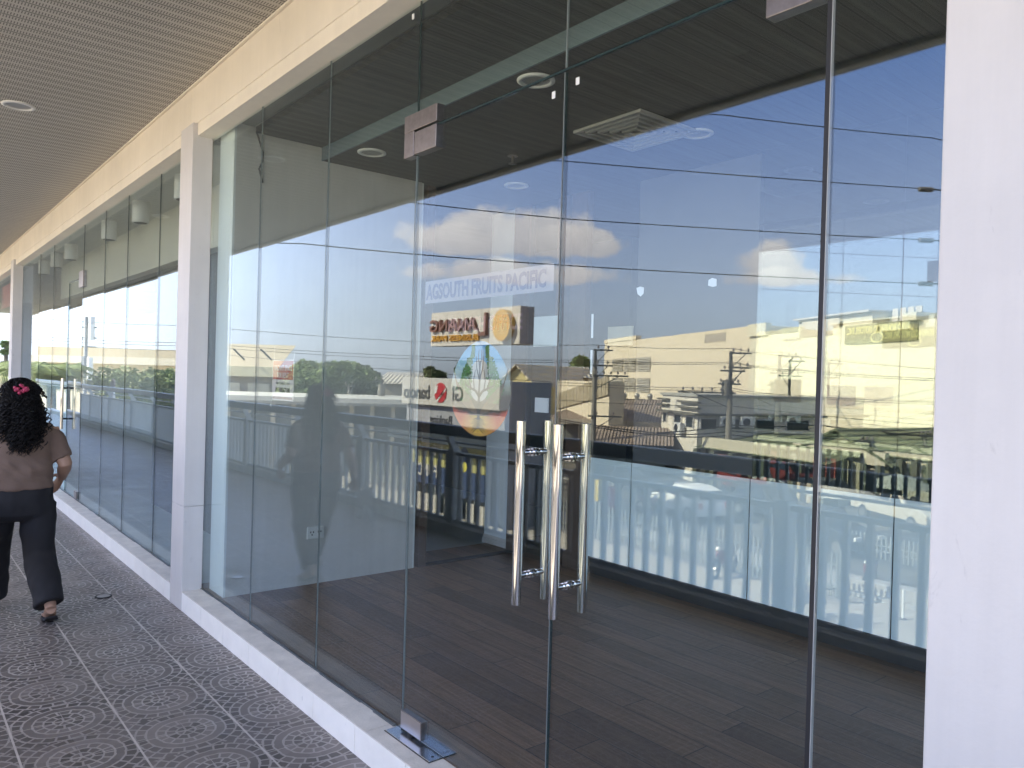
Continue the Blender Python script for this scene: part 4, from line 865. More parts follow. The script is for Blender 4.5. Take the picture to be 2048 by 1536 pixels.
# green halls with posts
GRN = corrugated('green_roof_sheet', (0.14, 0.165, 0.09), (0.20, 0.22, 0.13), .5); GWL = mat('olive_wall', (0.20, 0.20, 0.12), .8, streak=.2)
for pxA, pxB, dep, pe, pr, lab in ((1418, 1660, 47, 905, 874, 'long olive green hall with posts, left of the thick door edge'), (1600, 1790, 44, 912, 861, 'green hall with a tall gable roof right of the thick door edge'), (1775, 1960, 40, 915, 880, 'green roofed hall running behind the right pillar')):
    t, W, ze, zr = gable(pxA, pxB, dep, pe, pr, 9, GWL, GRN, lab, 'market_hall', rot=R(12), front=('gable' in lab))
    for i in range(7): MB().box(W * i / 6 - .16, W * i / 6 + .16, .55, .85, 0, ze - .15).build('post', mat('post_olive', (0.10, 0.11, 0.075), .7), t)
    MB().box(0, W, .02, .30, 2.2, 2.9).build('sign_strip', mat('strip_cream', (0.58, 0.54, 0.40), .7), t)
    for i, m_ in enumerate((mat('stall_pink', (0.45, 0.22, 0.19), .7), CANW, mat('stall_red', (0.38, 0.08, 0.06), .7), BEIGE)): MB().box(W * (.06 + .24 * i), W * (.24 + .24 * i), .03, .12, .1, 2.0).build('stall_front', m_, t)

# ================================================================== TREES, PALMS, HEDGE
LEAF = [foliage('leaf_green', (0.065, 0.115, 0.022), (0.21, 0.28, 0.07)), foliage('leaf_dark', (0.040, 0.065, 0.018), (0.125, 0.16, 0.045)), foliage('leaf_light', (0.06, 0.095, 0.022), (0.17, 0.20, 0.06))]
BARK = mat('tree_bark', (0.10, 0.075, 0.05), .9, var=.3, bump=.3, bscale=20)
def leaves(mb, c, rad, n, size, rnd, sc=(1, 1, 1), shell=.55):
    for _ in range(n):
        d = Vector((rnd.gauss(0, 1), rnd.gauss(0, 1), rnd.gauss(0, 1))).normalized(); r = rad * (shell + (1 - shell) * rnd.random() ** .6) if rnd.random() < .8 else rad * rnd.random()
        p = Vector(c) + Vector((d.x * r * sc[0], d.y * r * sc[1], d.z * r * sc[2]))
        a = Vector((rnd.gauss(0, 1), rnd.gauss(0, 1), rnd.gauss(0, .6))).normalized(); b = a.cross(Vector((rnd.gauss(0, 1), rnd.gauss(0, 1), rnd.gauss(0, 1)))).normalized()
        s = size * rnd.uniform(.6, 1.3); mb.quad(p - a * s, p - b * s * .45, p + a * s, p + b * s * .45)
def tree(pos, top, wid, lab, leafm=0, n=5200, size=.20, seed=1, clear=.25, lumps=16):
    rnd = random.Random(seed); t = empty('tree', pos); H = top - pos[2]; tag(t, lab, 'tree', 'trees past the car park')
    tk = MB(); pts = [Vector((0, 0, -.1)), Vector((.15, .1, H * .25)), Vector((.1, 0, H * .5)), Vector((0, .1, H * .75))]; tk.tube(pts, [H * .035, H * .028, H * .02, H * .008], 9)
    cr = MB(); cs = []
    for i in range(lumps):
        a = rnd.uniform(0, 6.283); rr = wid * .5 * rnd.uniform(.25, .72); zc = H * rnd.uniform(clear + .12, .86); k = 1 - abs((zc / H - .55)) * .9
        c = Vector((math.cos(a) * rr * k, math.sin(a) * rr * k, zc)); cs.append((c, wid * rnd.uniform(.15, .25)))
        if i < 9: tk.tube([Vector((.1, 0, H * rnd.uniform(.25, .5))), c * .6 + Vector((0, 0, H * .15)), c], [H * .014, H * .009, H * .004], 6)
    cs.append((Vector((0, 0, H * .8)), wid * .22))
    for c, r in cs: leaves(cr, c, r, n // len(cs), size, rnd, (1, 1, .8))
    tk.build('trunk', BARK, t, smooth=True); cr.build('crown', LEAF[leafm], t); return t
def tree_px(pxc, pyT, dep, pxw, lab, **kw):
    p = seen_depth(pxc, 760, dep); z = z_at(pxc, pyT, p); return tree((p.x, p.y, GZ), z, pxw * dep / F_PX, lab, **kw)
tree_px(628, 708, 58, 150, 'broad green tree, leftmost of the big clump behind the shed', seed=2, n=9000, size=.20, clear=.05, lumps=24)
tree_px(688, 710, 62, 150, 'broad tree in the middle of the big clump', seed=5, n=9000, size=.20, clear=.05, lumps=24, leafm=0)
tree_px(742, 722, 66, 105, 'darker tree at the right end of the big clump', seed=9, n=7000, leafm=1, clear=.05, lumps=20)
tree_px(578, 722, 60, 50, 'smaller tree half hidden by the red poster', seed=12, n=3500, leafm=0)
tree_px(655, 714, 57, 140, 'broad tree filling the gap in the middle of the clump', seed=3, n=9000, size=.20, clear=.05, lumps=24)
tree_px(718, 718, 60, 120, 'full green tree right of the middle of the clump', seed=6, n=8000, size=.20, clear=.05, lumps=22)
tree_px(872, 698, 44, 60, 'dark olive tree behind the low bank building', seed=15, n=6000, leafm=1, size=.17)
tree_px(926, 690, 48, 55, 'tall green tree behind the tree sticker', seed=18, n=5000, leafm=0, size=.18)
tree_px(1158, 700, 84, 78, 'bushy green tree between the yellow hall and the mall', seed=21, n=5000, leafm=0, size=.30)
tree_px(222, 690, 80, 60, 'tree showing above the flat roof beside the aerial mast', seed=24, n=3500, leafm=0, size=.28)
tree_px(8, 628, 34, 28, 'narrow upright tree at the left edge of the picture', seed=27, n=3500, leafm=0, size=.14, clear=.05)
def bush(pxc, pyT, dep, wid, lab, seed, leafm=2, h0=-4.5):
    rnd = random.Random(seed); p = seen_depth(pxc, 760, dep); z = z_at(pxc, pyT, p); H = z - GZ; t = empty('bush', (p.x, p.y, GZ)); tag(t, lab, 'bush', 'bushes behind the walkway railing')
    cr = MB(); st = MB()
    for i in range(26):
        c = Vector((rnd.uniform(-.5, .5) * wid, rnd.uniform(-.4, .4) * wid * .5, rnd.uniform(.55, .93) * H)); leaves(cr, c, .62, 190, .13, rnd)
        if i < 10: st.tube([(c.x * .3, c.y * .3, 0), (c.x * .6, c.y * .6, c.z * .6), tuple(c)], [.06, .04, .015], 5)
    cr.build('leaves', LEAF[leafm], t); st.build('stems', BARK, t); return t
bush(238, 738, 36, 3.2, 'leafy light green bush over the railing, left half of the hedge', 31); bush(292, 736, 38, 3.4, 'leafy light green bush over the railing, middle of the hedge', 32); bush(342, 742, 40, 2.6, 'leafy bush over the railing beside the near pillar', 33, leafm=0)
def palm(pxc, pyT, dep, lab, seed, fr=1.7):
    rnd = random.Random(seed); p = seen_depth(pxc, 760, dep); z = z_at(pxc, pyT, p); H = z - GZ - .7; t = empty('palm_tree', (p.x, p.y, GZ)); tag(t, lab, 'palm', 'palms left of the hedge')
    MB().tube([(0, 0, -.1), (.08, 0, H * .5), (0, .05, H)], [.16, .12, .10], 9).build('trunk', BARK, t, smooth=True)
    for i in range(15):
        a = i * 2.4 + rnd.random() * .4; el = rnd.uniform(.15, 1.1); q = MB(); pts = []
        for k in range(9):
            s = k / 8; pts.append(Vector((math.cos(a) * fr * s * math.cos(el * .5), math.sin(a) * fr * s * math.cos(el * .5), H + fr * (s * math.sin(el) - .75 * s * s))))
        q.tube(pts, [.02] * 8 + [.006], 4)
        sd = Vector((-math.sin(a), math.cos(a), 0))
        for k in range(1, 26):
            s = k / 26; j = s * 8; i0 = min(int(j), 7); pp = pts[i0].lerp(pts[i0 + 1], j - i0); l = fr * .34 * math.sin(math.pi * min(s * .9 + .1, 1)) + .05
            for sg in (-1, 1):
                tip = pp + sd * sg * l + (pts[i0 + 1] - pts[i0]).normalized() * l * .5 + Vector((0, 0, -l * .35)); w_ = (pts[i0 + 1] - pts[i0]).normalized() * .028
                q.quad(pp - w_, pp + w_, tip + w_ * .3, tip - w_ * .3)
        q.build('frond', LEAF[2], t)
palm(72, 712, 33, 'palm with arching fronds just right of the farthest pillar', 41, 2.0); palm(104, 706, 35, 'taller palm in the middle of the palm group', 42, 2.0); palm(134, 716, 36, 'palm next to the aerial mast', 43, 1.7)

# ================================================================== POLES AND WIRES
PCON = mat('pole_concrete', (0.27, 0.25, 0.21), .8, var=.15, streak=.2); PSTL = mat('pole_steel', (0.12, 0.12, 0.11), .5, .5); INS = mat('insulator', (0.20, 0.17, 0.15), .3); WIRE = mat('wire_black', (0.015, 0.015, 0.015), .5)
def V_(px, py, dep): return seen_depth(px, py, dep)
def util_pole(px, dep, pyT, pyThick, lab, arms, rad=.14, boxes=()):
    b_ = V_(px, 760, dep); t = empty('utility_pole', (b_.x, b_.y, GZ)); tag(t, lab, 'utility pole', 'utility poles along the street')
    zt = z_at(px, pyT, b_) - GZ; zm = z_at(px, pyThick, b_) - GZ
    MB().tube([(0, 0, 0), (0, 0, zm)], [rad * 1.25, rad], 12).build('pole_shaft', PCON, t, smooth='auto'); MB().tube([(0, 0, zm - .3), (0, 0, zt)], [rad * .75, rad * .6], 10).build('pole_top', PSTL, t, smooth='auto')
    rx = Vector((.634, -.773, 0))                                # image-right in the real ground plane
    for py, l, r, n in arms:
        z = z_at(px, py, b_) - GZ; m_ = dep / F_PX
        a = MB().obox(rx * (-l * m_) + Vector((0, 0, z - .05)) + Vector((.09, .07, 0)), rx * ((l + r) * m_), Vector((.06, .05, 0)), Vector((0, 0, .10))).build('cross_arm', PSTL, t)
        q = MB()
        for k in range(n):
            p = rx * ((-l + (l + r) * (k + .5) / n) * m_) + Vector((.12, .09, z + .05)); q.tube([p, p + Vector((0, 0, .07)), p + Vector((0, 0, .10)), p + Vector((0, 0, .20)), p + Vector((0, 0, .26))], [.02, .02, .075, .06, .02], 8)
        if n: q.build('insulators', INS, a)
        s = 1 if r > l else -1
        MB().tube([Vector((.09, .07, z - .9)), rx * (s * max(l, r) * m_ * .7) + Vector((.1, .08, z - .05))], .03, 6).build('brace', PSTL, a)
    for py, off, w_, h_ in boxes:
        z = z_at(px, py, b_) - GZ; p = rx * (off * dep / F_PX) + Vector((0, 0, z)); o = MB().tube([p - Vector((0, 0, h_ / 2)), p + Vector((0, 0, h_ / 2))], w_ / 2, 14).build('transformer', PCON, t, smooth='auto')
    return t
util_pole(1463, 46, 702, 782, 'thick utility pole with wide cross arms in front of the white house', [(706, 4, 40, 3), (735, 6, 40, 3), (742, 22, 28, 3), (768, 26, 20, 4), (786, 105, 10, 6)], .17, ((776, -8, .5, .9),))
util_pole(1192, 50, 702, 735, 'thin utility pole beside the door handles', [(700, 5, 34, 2), (731, 6, 34, 2), (751, 4, 66, 5), (832, 12, 55, 2)], .15)
util_pole(1582, 54, 718, 800, 'third utility pole against the pale mall wing', [(722, 6, 28, 2), (752, 24, 22, 3), (798, 70, 30, 5)], .14)
util_pole(701, 54, 770, 772, 'short utility pole in front of the big tree clump', [(772, 12, 14, 2)], .10); util_pole(766, 52, 752, 760, 'utility pole with a meter box right of the tree clump', [(763, 16, 6, 2)], .10, ((781, 0, .5, .8),))
util_pole(1736, 40, 870, 880, 'slim utility pole in front of the green halls', [(884, 12, 22, 3)], .07); util_pole(1862, 40, 868, 880, 'slim pole beside the broad right pillar', [(872, 16, 10, 3)], .07)
# big tension pole hidden behind the right pillar that carries the near wires
b_ = V_(1925, 760, 22.5); t = empty('utility_pole', (b_.x, b_.y, GZ)); tag(t, 'tall steel pole at the right that the four near wires end on', 'utility pole')
MB().tube([(0, 0, 0), (0, 0, 14.5)], [.24, .14], 14).build('pole_shaft', PCON, t, smooth='auto')
def wire(pts, r, lab, sag=0.0):
    P = []
    for a, b2 in zip(pts[:-1], pts[1:]):
        for k in range(14): s = k / 14; P.append(a.lerp(b2, s) - Vector((0, 0, sag * 4 * s * (1 - s))))
    P.append(pts[-1]); o = MB().tube(P, r, 5).build('wire', WIRE, smooth=True); return tag(o, lab, 'wire', 'overhead wires')
for pts, lab in ((((1180, 203, 18.6), (1450, 230, 19.6), (1870, 275, 22), (1925, 281, 22.5)), 'highest near wire crossing the upper right glass'), (((1000, 312, 19.8), (1130, 322, 20), (1872, 378, 22)), 'near wire running under the air vent to the right pillar'), (((700, 389, 18.6), (1122, 437, 20), (1872, 480, 22)), 'near wire crossing the top of the white cloud'), (((430, 475, 16.8), (600, 487, 17.6), (1118, 530, 20), (1872, 568, 22)), 'near wire running from the left glass below the cloud')):
    P = [V_(*p) for p in pts]; wire(P, .0135, lab, .03)
for px, py in ((1858, 378), (1858, 480), (1858, 567)):
    a = V_(px - 14, py, 21.9); c = V_(px + 14, py + 1, 22); d_ = (c - a); q = MB(); L_n = 9
    P = []; rr = []
    for k in range(L_n * 2 + 1): P.append(a + d_ * (k / (L_n * 2))); rr.append(.075 if k % 2 else .035)
    o = q.tube(P, rr, 9).build('strain_insulator', INS, smooth=True); tag(o, {378: 'ribbed insulator on the upper wire at the right pillar', 480: 'ribbed insulator on the middle wire at the right pillar', 567: 'ribbed insulator on the lower wire at the right pillar'}[py], 'insulator', 'ribbed wire insulators')
    tip = V_(px + 16, py, 22); wire([tip, Vector((b_.x, b_.y, tip.z))], .02, 'short link between an insulator and the tall steel pole')
street = [[(-60, 628, 58), (57, 636, 56), (400, 652, 53), (830, 683, 50), (1192, 690, 50), (1470, 697, 46), (1590, 712, 54), (1980, 745, 42)],
          [(-60, 664, 58), (57, 672, 56), (400, 686, 53), (830, 712, 50), (1192, 720, 50), (1470, 724, 46), (1590, 740, 54), (1980, 760, 42)],
          [(-60, 668, 58), (57, 678, 56), (400, 692, 53), (830, 718, 50), (1198, 724, 50), (1476, 727, 46), (1596, 744, 54), (1980, 765, 42)],
          [(57, 684, 57), (400, 703, 53), (830, 742, 50), (1192, 768, 50), (1460, 775, 46), (1590, 790, 54), (1980, 806, 42)],
          [(830, 752, 50), (1192, 773, 50), (1460, 780, 46), (1590, 793, 54), (1980, 812, 42)],
          [(1120, 838, 49), (1340, 868, 47), (1466, 862, 46), (1640, 868, 44), (1980, 846, 40)], [(1120, 842, 49), (1340, 872, 47), (1466, 870, 46), (1640, 876, 44), (1980, 852, 40)],
          [(1300, 866, 47), (1466, 850, 46), (1640, 850, 44), (1980, 880, 40)], [(1120, 800, 49), (1466, 812, 46), (1980, 858, 40)]]
nm = ['topmost street wire strung between the utility poles', 'second street wire from the top', 'third street wire, close under the second', 'street wire at the height of the cross arms', 'street wire just under the cross arms', 'thick low cable above the handrail reflection', 'lower thick cable near the handrail reflection', 'sagging service cable by the thick utility pole', 'thin wire across the brown roof']
for pts, lab in zip(street, nm): wire([V_(*p) for p in pts], .017 if 'thick' not in lab else .035, lab, .10)
# aerial mast with antenna panels, far left
b_ = V_(182, 760, 40); t = empty('aerial_mast', (b_.x, b_.y, GZ)); tag(t, 'thin aerial mast with white antenna panels above the hedge', 'mast')
MB().tube([(0, 0, 0), (0, 0, z_at(182, 634, b_) - GZ)], .09, 10).build('mast_tube', mat('mast_grey', (0.32, 0.33, 0.33), .5, .3), t)
for px, y0, y1 in ((193, 634, 680), (158, 713, 740), (176, 713, 738), (191, 715, 760)):
    p = V_(px, 700, 40) - V_(182, 700, 40); MB().tube([Vector((p.x, p.y, z_at(182, y1, b_) - GZ)), Vector((p.x, p.y, z_at(182, y0, b_) - GZ))], .15, 10).build('antenna_panel', WPLAST, t, smooth='auto')
for py in (655, 676, 694): z = z_at(182, py, b_) - GZ; MB().tube([(-.35, .42, z), (.35, -.42, z)], .035, 6).build('mast_arm', PSTL, t)
for px, py, lab in ((482, 708, 'slanting aerial on the beige store, left one'), (527, 708, 'slanting aerial on the beige store, right one')):
    a, c = V_(px - 10, py - 10, 57), V_(px + 12, py + 12, 57); tag(MB().tube([a, c], .07, 6).build('roof_aerial', PSTL), lab, 'aerial')

# ================================================================== CAR PARK: vehicles, fence, posts
CARW = mat('car_white', (0.72, 0.71, 0.66), .25, var=.02); CARC = mat('car_cream', (0.52, 0.48, 0.38), .3, var=.03); CARR = mat('car_red', (0.20, 0.045, 0.04), .3, var=.03); CARD = mat('car_dark', (0.03, 0.035, 0.045), .25)
WIN = mat('car_window', (0.012, 0.016, 0.02), .08); TYRE = mat('tyre', (0.012, 0.012, 0.012), .8); RIM = mat('rim', (0.45, 0.45, 0.45), .35, .8); LAMPM = mat('headlight', (0.75, 0.75, 0.72), .1); TAILM = mat('tail_light', (0.35, 0.01, 0.01), .2)
def car(pos, rz, paint, lab, cat, kind='hatch'):
    t = empty('parked_car' if kind != 'pickup' else 'pickup_truck', pos, rz); tag(t, lab, cat, 'vehicles by the car park')
    L, Wd = (4.1, 1.68) if kind == 'hatch' else (5.1, 1.78)
    if kind == 'hatch':
        low = [(-2.02, .32), (-2.05, .62), (-1.98, .95), (-1.2, 1.0), (.8, 1.0), (1.75, .86), (2.03, .66), (2.05, .34)]; cab = [(-1.92, .96), (-1.62, 1.42), (-.9, 1.52), (.1, 1.50), (.95, 1.01)]; wx = (-1.3, 1.32)
    else:
        low = [(-2.5, .45), (-2.55, .98), (-.55, 1.02), (.9, 1.08), (2.2, 1.0), (2.5, .82), (2.52, .42)]; cab = [(-.62, 1.0), (-.55, 1.70), (.35, 1.74), (1.15, 1.09)]; wx = (-1.6, 1.62)
    h = Wd / 2
    def lofted(pr, hw, tw):                                      # profile extruded across with tumblehome
        b = MB(); b.prism([(x, -hw + (tw if z > 1.2 else 0), z) for x, z in pr], (0, 0.001, 0))
        n = len(pr); m = MB(); m.v = [(x, -hw + (tw if z > 1.2 else 0), z) for x, z in pr] + [(x, hw - (tw if z > 1.2 else 0), z) for x, z in pr]
        m.f = [tuple(range(n)), tuple(range(2 * n - 1, n - 1, -1))] + [(k, n + k, n + (k + 1) % n, (k + 1) % n) for k in range(n)]; return m
    bd = lofted(low, h, 0); cb_ = lofted(cab, h - .04, .14)
    o = len(bd.v); bd.v += cb_.v; bd.f += [tuple(i + o for i in f) for f in cb_.f]
    body = bd.build('body', paint, t, bevel=.05)
    q = MB()
    if kind == 'hatch':
        for s in (-1, 1):
            for a in ([(-1.55, 1.04), (-1.42, 1.36), (-.55, 1.44), (-.55, 1.04)], [(-.45, 1.04), (-.45, 1.44), (.05, 1.43), (.66, 1.04)]): q.prism([(x, s * (h - .035 - (.14 if z > 1.2 else 0)), z) for x, z in a], (0, s * .012, 0))
        q.prism([(.98, -h + .15, 1.045), (.98, h - .15, 1.045), (.22, h - .26, 1.47), (.22, -h + .26, 1.47)], (.02, 0, .02)); q.prism([(-1.93, -h + .2, 1.05), (-1.93, h - .2, 1.05), (-1.70, h - .28, 1.38), (-1.70, -h + .28, 1.38)], (-.02, 0, .01))
    else:
        for s in (-1, 1):
            for a in ([(-.5, 1.1), (-.46, 1.62), (.15, 1.65), (.15, 1.1)], [(.24, 1.1), (.24, 1.65), (.36, 1.66), (.92, 1.12)]): q.prism([(x, s * (h - .035 - (.14 if z > 1.2 else 0)), z) for x, z in a], (0, s * .012, 0))
        q.prism([(1.15, -h + .15, 1.13), (1.15, h - .15, 1.13), (.42, h - .26, 1.70), (.42, -h + .26, 1.70)], (.02, 0, .02))
        MB().box(-2.42, -.72, -h + .10, h - .10, 1.021, 1.04).build('cargo_bed', CARD, t)
    q.build('windows', WIN, t)
    for x in wx:
        for s in (-1, 1):
            ty = MB().tube([(x, s * (h - .19), .33), (x, s * (h + .012), .33)], .335, 20).build('wheel', TYRE, t, smooth='auto'); MB().tube([(x, s * (h + .0125), .33), (x, s * (h + .024), .33)], .20, 14).build('rim', RIM, ty)
    for s in (-1, 1):
        MB().box(low[-1][0] - .08, low[-1][0] + .03, s * .58 - .16, s * .58 + .16, .66, .80).build('headlight', LAMPM, t, bevel=.02); MB().box(low[0][0] - .05, low[0][0] + .08, s * .68 - .10, s * .68 + .10, .68, .92).build('tail_light', TAILM, t)
    MB().box(low[-1][0] - .05, low[-1][0] + .05, -.6, .6, .36, .56).build('front_bumper', BLACK, t, bevel=.02)
    return t
def on_ground(px, py, z=GZ + 0.008):
    d = ray(px, py); p = CAM + d * ((z - CAM.z) / d.z); return Vector((p.x, -p.y, z))
car(on_ground(1378, 1032), R(200), CARW, 'white hatchback seen behind the bars of the left frosted panel', 'car')
car(on_ground(1668, 990), R(28), CARW, 'white pickup with an open bed on the street, right of the thick door edge', 'pickup', 'pickup')
car(on_ground(1812, 1050), R(28), CARC, 'cream pickup parked nearest the broad right pillar', 'pickup', 'pickup')
car(on_ground(1655, 1095), R(15), CARD, 'dark car behind the white picket fence', 'car')
car(on_ground(1490, 985), R(28), CARR, 'red van shaped car on the far side of the street', 'car')
car(on_ground(1545, 1040), R(20), CARD, 'dark hatchback between the fence and the street', 'car')
car(on_ground(1790, 985), R(28), CARR, 'red car in front of the green halls at the right', 'car')
car(on_ground(1290, 985), R(10), CARD, 'dark car near the lean-to with the teal wall', 'car')
def motorbike(pos, rz, paint, lab):
    t = empty('motorbike', pos, rz); tag(t, lab, 'motorbike', 'motorbikes in the car park')
    for x in (-.62, .62):
        n = 20; rg = [(x + .27 * math.cos(6.283 * k / n), 0, .29 + .27 * math.sin(6.283 * k / n)) for k in range(n + 2)]; wl = MB().tube(rg, .05, 7).build('wheel', TYRE, t, smooth=True); MB().tube([(x, -.04, .29), (x, .04, .29)], .07, 10).build('hub', RIM, wl)
        q = MB(); [q.tube([(x, 0, .29), (x + .25 * math.cos(k * .628), 0, .29 + .25 * math.sin(k * .628))], .008, 4) for k in range(10)]; q.build('spokes', RIM, wl)
    MB().tube([(.62, 0, .29), (.42, 0, .85), (.36, 0, 1.0)], .035, 8).build('front_fork', STEEL, t); MB().tube([(.36, -.32, 1.02), (.38, 0, .98), (.36, .32, 1.02)], .018, 8).build('handlebar', BLACK, t)
    MB().rings([[(x, y * w_, z + h_ * zz) for y, zz in ((-1, 0), (-.8, .8), (0, 1), (.8, .8), (1, 0), (0, -1))] for x, w_, z, h_ in ((-.85, .06, .70, .05), (-.5, .13, .62, .14), (.0, .14, .52, .16), (.30, .15, .62, .24), (.48, .07, .72, .18))]).build('body', paint, t, smooth=True)
    MB().rings([[(x, y * w_, z + h_ * zz) for y, zz in ((-1, 0), (-.8, .8), (0, 1), (.8, .8), (1, 0), (0, -1))] for x, w_, z, h_ in ((-.75, .09, .80, .05), (-.35, .13, .79, .07), (.12, .10, .76, .06))]).build('seat', BLACK, t, smooth=True)
    MB().sphere((.46, 0, .90), .09, 10, 6).build('headlight', LAMPM, t, smooth=True); MB().tube([(-.1, .12, .25), (-.8, .14, .34)], .04, 8).build('exhaust', STEEL, t)
motorbike(on_ground(1645, 1248), R(60), CARD, 'dark motorbike parked beside a white marker post'); motorbike(on_ground(1745, 1180), R(75), CARR, 'red motorbike standing alone on the sunny car park')
motorbike(on_ground(1560, 1200), R(65), CARD, 'dark motorbike left of the thick door edge'); motorbike(on_ground(1450, 1150), R(80), CARR, 'motorbike parked at the picket fence'); motorbike(on_ground(1300, 1030), R(10), CARR, 'red motorbike by the yellow crates')
for px, py, lab in ((1690, 1250, 'white marker post beside the dark motorbike'), (1812, 1240, 'white marker post next to the broad right pillar')):
    p = on_ground(px, py); t = empty('marker_post', p); tag(t, lab, 'post', 'white marker posts of the car park'); MB().tube([(0, 0, 0), (0, 0, .80)], .035, 10).build('post_tube', WPLAST, t, smooth='auto'); MB().tube([(0, 0, .0), (0, 0, .03)], .10, 12).build('post_foot', BLACK, t)
# picket fence along the near edge of the pavement
PK = mat('picket_white', (0.20, 0.22, 0.22), .6)
def picket_fence(L, lab, x, y, rz=0, H=1.35, n=None):
    t = empty('picket_fence', (x, y, GZ + .12), rz); tag(t, lab, 'fence', 'white picket fences of the car park'); n = n or int(L / .16)
    q = MB(); q.box(-L / 2, L / 2, -.02, .02, .30, .36).box(-L / 2, L / 2, -.02, .02, H - .42, H - .36); q.build('rails', PK, t)
    q = MB()
    for i in range(n): xx = -L / 2 + (i + .5) * L / n; q.prism([(xx - .03, .021, .05), (xx + .03, .021, .05), (xx + .03, .021, H - .06), (xx, .021, H), (xx - .03, .021, H - .06)], (0, .02, 0))
    q.build('pickets', PK, t)
    for i in range(4): xx = -L / 2 + i * L / 3; MB().box(xx - .05, xx + .05, -.05, .0, 0, H + .05).build('post', PK, t)
picket_fence(9.5, 'white picket fence section behind the left frosted panel', -25.2, -19.4); picket_fence(9.5, 'white picket fence section between the two frosted panel joints', -15.5, -19.4)
picket_fence(8.0, 'low white picket fence section right of the thick door edge', -13.2, -25.5, R(6), .9); picket_fence(9.5, 'white picket fence section at the far left of the car park', -35.0, -19.4)
MB_ = MB().box(-4, 4, -.25, .25, 0, .45); o = MB_.build('planter_wall', CONC); o.location = (-7.5, -21.0, GZ + .01); tag(o, 'low white planter wall at the edge of the car park', 'planter wall')
# market stalls: crates and a parasol
random.seed(5)
for i, (px, py, c_, lab) in enumerate(((1200, 1000, (.55, .42, .05), 'yellow crate pile just right of the door handles'), (1222, 1018, (.40, .06, .10), 'red crate pile next to the yellow one'), (1560, 975, (.5, .3, .2), 'pinkish crate pile near the street'))):
    p = on_ground(px, py); t = empty('crate_stack', p, R(15)); tag(t, lab, 'crate', 'crate piles by the street')
    for k in range(3):
        m_ = mat('crate_colour_%d' % i, c_, .5); f = MB().box(-.35, .35, -.25, .25, k * .36, k * .36 + .03); [f.box(sx0, sx1, sy0, sy1, k * .36 + .031, k * .36 + .34) for sx0, sx1, sy0, sy1 in ((-.35, .35, .23, .25), (-.35, .35, -.25, -.23), (-.35, -.33, -.229, .229), (.33, .35, -.229, .229))]; f.build('crate', m_, t)
p = on_ground(1682, 1075); t = empty('parasol', p); tag(t, 'pale parasol standing behind the low picket fence', 'parasol'); MB().tube([(0, 0, 0), (0, 0, 2.2)], .03, 8).build('pole', STEEL, t); n = 16
MB().rings([[(1.5 * math.cos(6.283 * k / n), 1.5 * math.sin(6.283 * k / n), 1.75) for k in range(n)], [(.8 * math.cos(6.283 * k / n), .8 * math.sin(6.283 * k / n), 2.1) for k in range(n)], [(.03 * math.cos(6.283 * k / n), .03 * math.sin(6.283 * k / n), 2.3) for k in range(n)]], caps=False).build('canopy', CANW, t)

# ================================================================== STICKERS AND POSTER on the inside of the glass
t = empty('round_sticker', (-2.275, 0.0125, 1.56)); tag(t, 'egg shaped sticker of a leafy tree with glowing roots on the left door', 'sticker')
EGG, tt, pp = new_mat('egg_print'); co, ex, ey, ez = xyz(tt)
no = N(tt, 'ShaderNodeTexNoise', i_Scale=30.0, i_Detail=4.0); tt.links.new(co.outputs['Object'], no.inputs['Vector'])
zz = mth(tt, 'ADD', ez, mth(tt, 'MULTIPLY', mth(tt, 'SUBTRACT', no.outputs[0], .5), .03)); zz = mth(tt, 'ADD', zz, mth(tt, 'MULTIPLY', mth(tt, 'ABSOLUTE', ex), -.18))
f_ = mth(tt, 'DIVIDE', mth(tt, 'ADD', zz, .19), .38, clamp=True)
colr = ramp(tt, f_, [(.0, (.22, .03, .01)), (.08, (.85, .22, .01)), (.19, (.70, .07, .01)), (.235, (.03, .015, .008)), (.36, (.06, .038, .022)), (.44, (.30, .34, .26)), (.60, (.50, .66, .74)), (.76, (.12, .50, .85)), (1.0, (.05, .34, .72))])
# gold glow around the root crown
gl_ = mth(tt, 'SUBTRACT', 1.0, mth(tt, 'MULTIPLY', mth(tt, 'SQRT', mth(tt, 'ADD', mth(tt, 'MULTIPLY', ex, ex), mth(tt, 'POWER', mth(tt, 'ADD', ez, .125), 2.0))), 9.0), clamp=True)
colr = mixc(tt, mth(tt, 'MULTIPLY', gl_, mth(tt, 'LESS_THAN', ez, -.10)), colr, (.85, .60, .08)); colr = mixc(tt, 1.0, colr, (.52, .52, .52), 'MULTIPLY'); tt.links.new(colr, pp.inputs['Base Color']); pp.inputs['Roughness'].default_value = .4
n = 48; egg = []
for k in range(n):
    a = 6.283 * k / n; zq = math.sin(a); egg.append((.183 * math.cos(a) * (1 - .10 * zq - .06 * zq * zq), 0, .176 * zq))
MB().prism(egg, (0, .0006, 0)).build('egg_ground', EGG, t)
TW = mat('print_trunk', (.012, .011, .011), .5); PG = mat('print_leaf', (.022, .125, .012), .5, var=.6, scale=60); PL = mat('print_pale', (.34, .34, .32), .5); PB = mat('print_brown', (.12, .075, .04), .5, var=.4, scale=40); PGO = mat('print_gold', (.55, .33, .05), .5)
q = MB()
def stroke(mb, pts, w0, w1, y=-.0012):
    pts = [Vector((a, y, b)) for a, b in pts]; L = len(pts)
    for i in range(L - 1):
        d = (pts[i + 1] - pts[i]); nrm = Vector((-d.z, 0, d.x)).normalized(); wa, wb = w0 + (w1 - w0) * i / (L - 1), w0 + (w1 - w0) * (i + 1) / (L - 1); mb.quad(pts[i] - nrm * wa, pts[i] + nrm * wa, pts[i + 1] + nrm * wb, pts[i + 1] - nrm * wb)
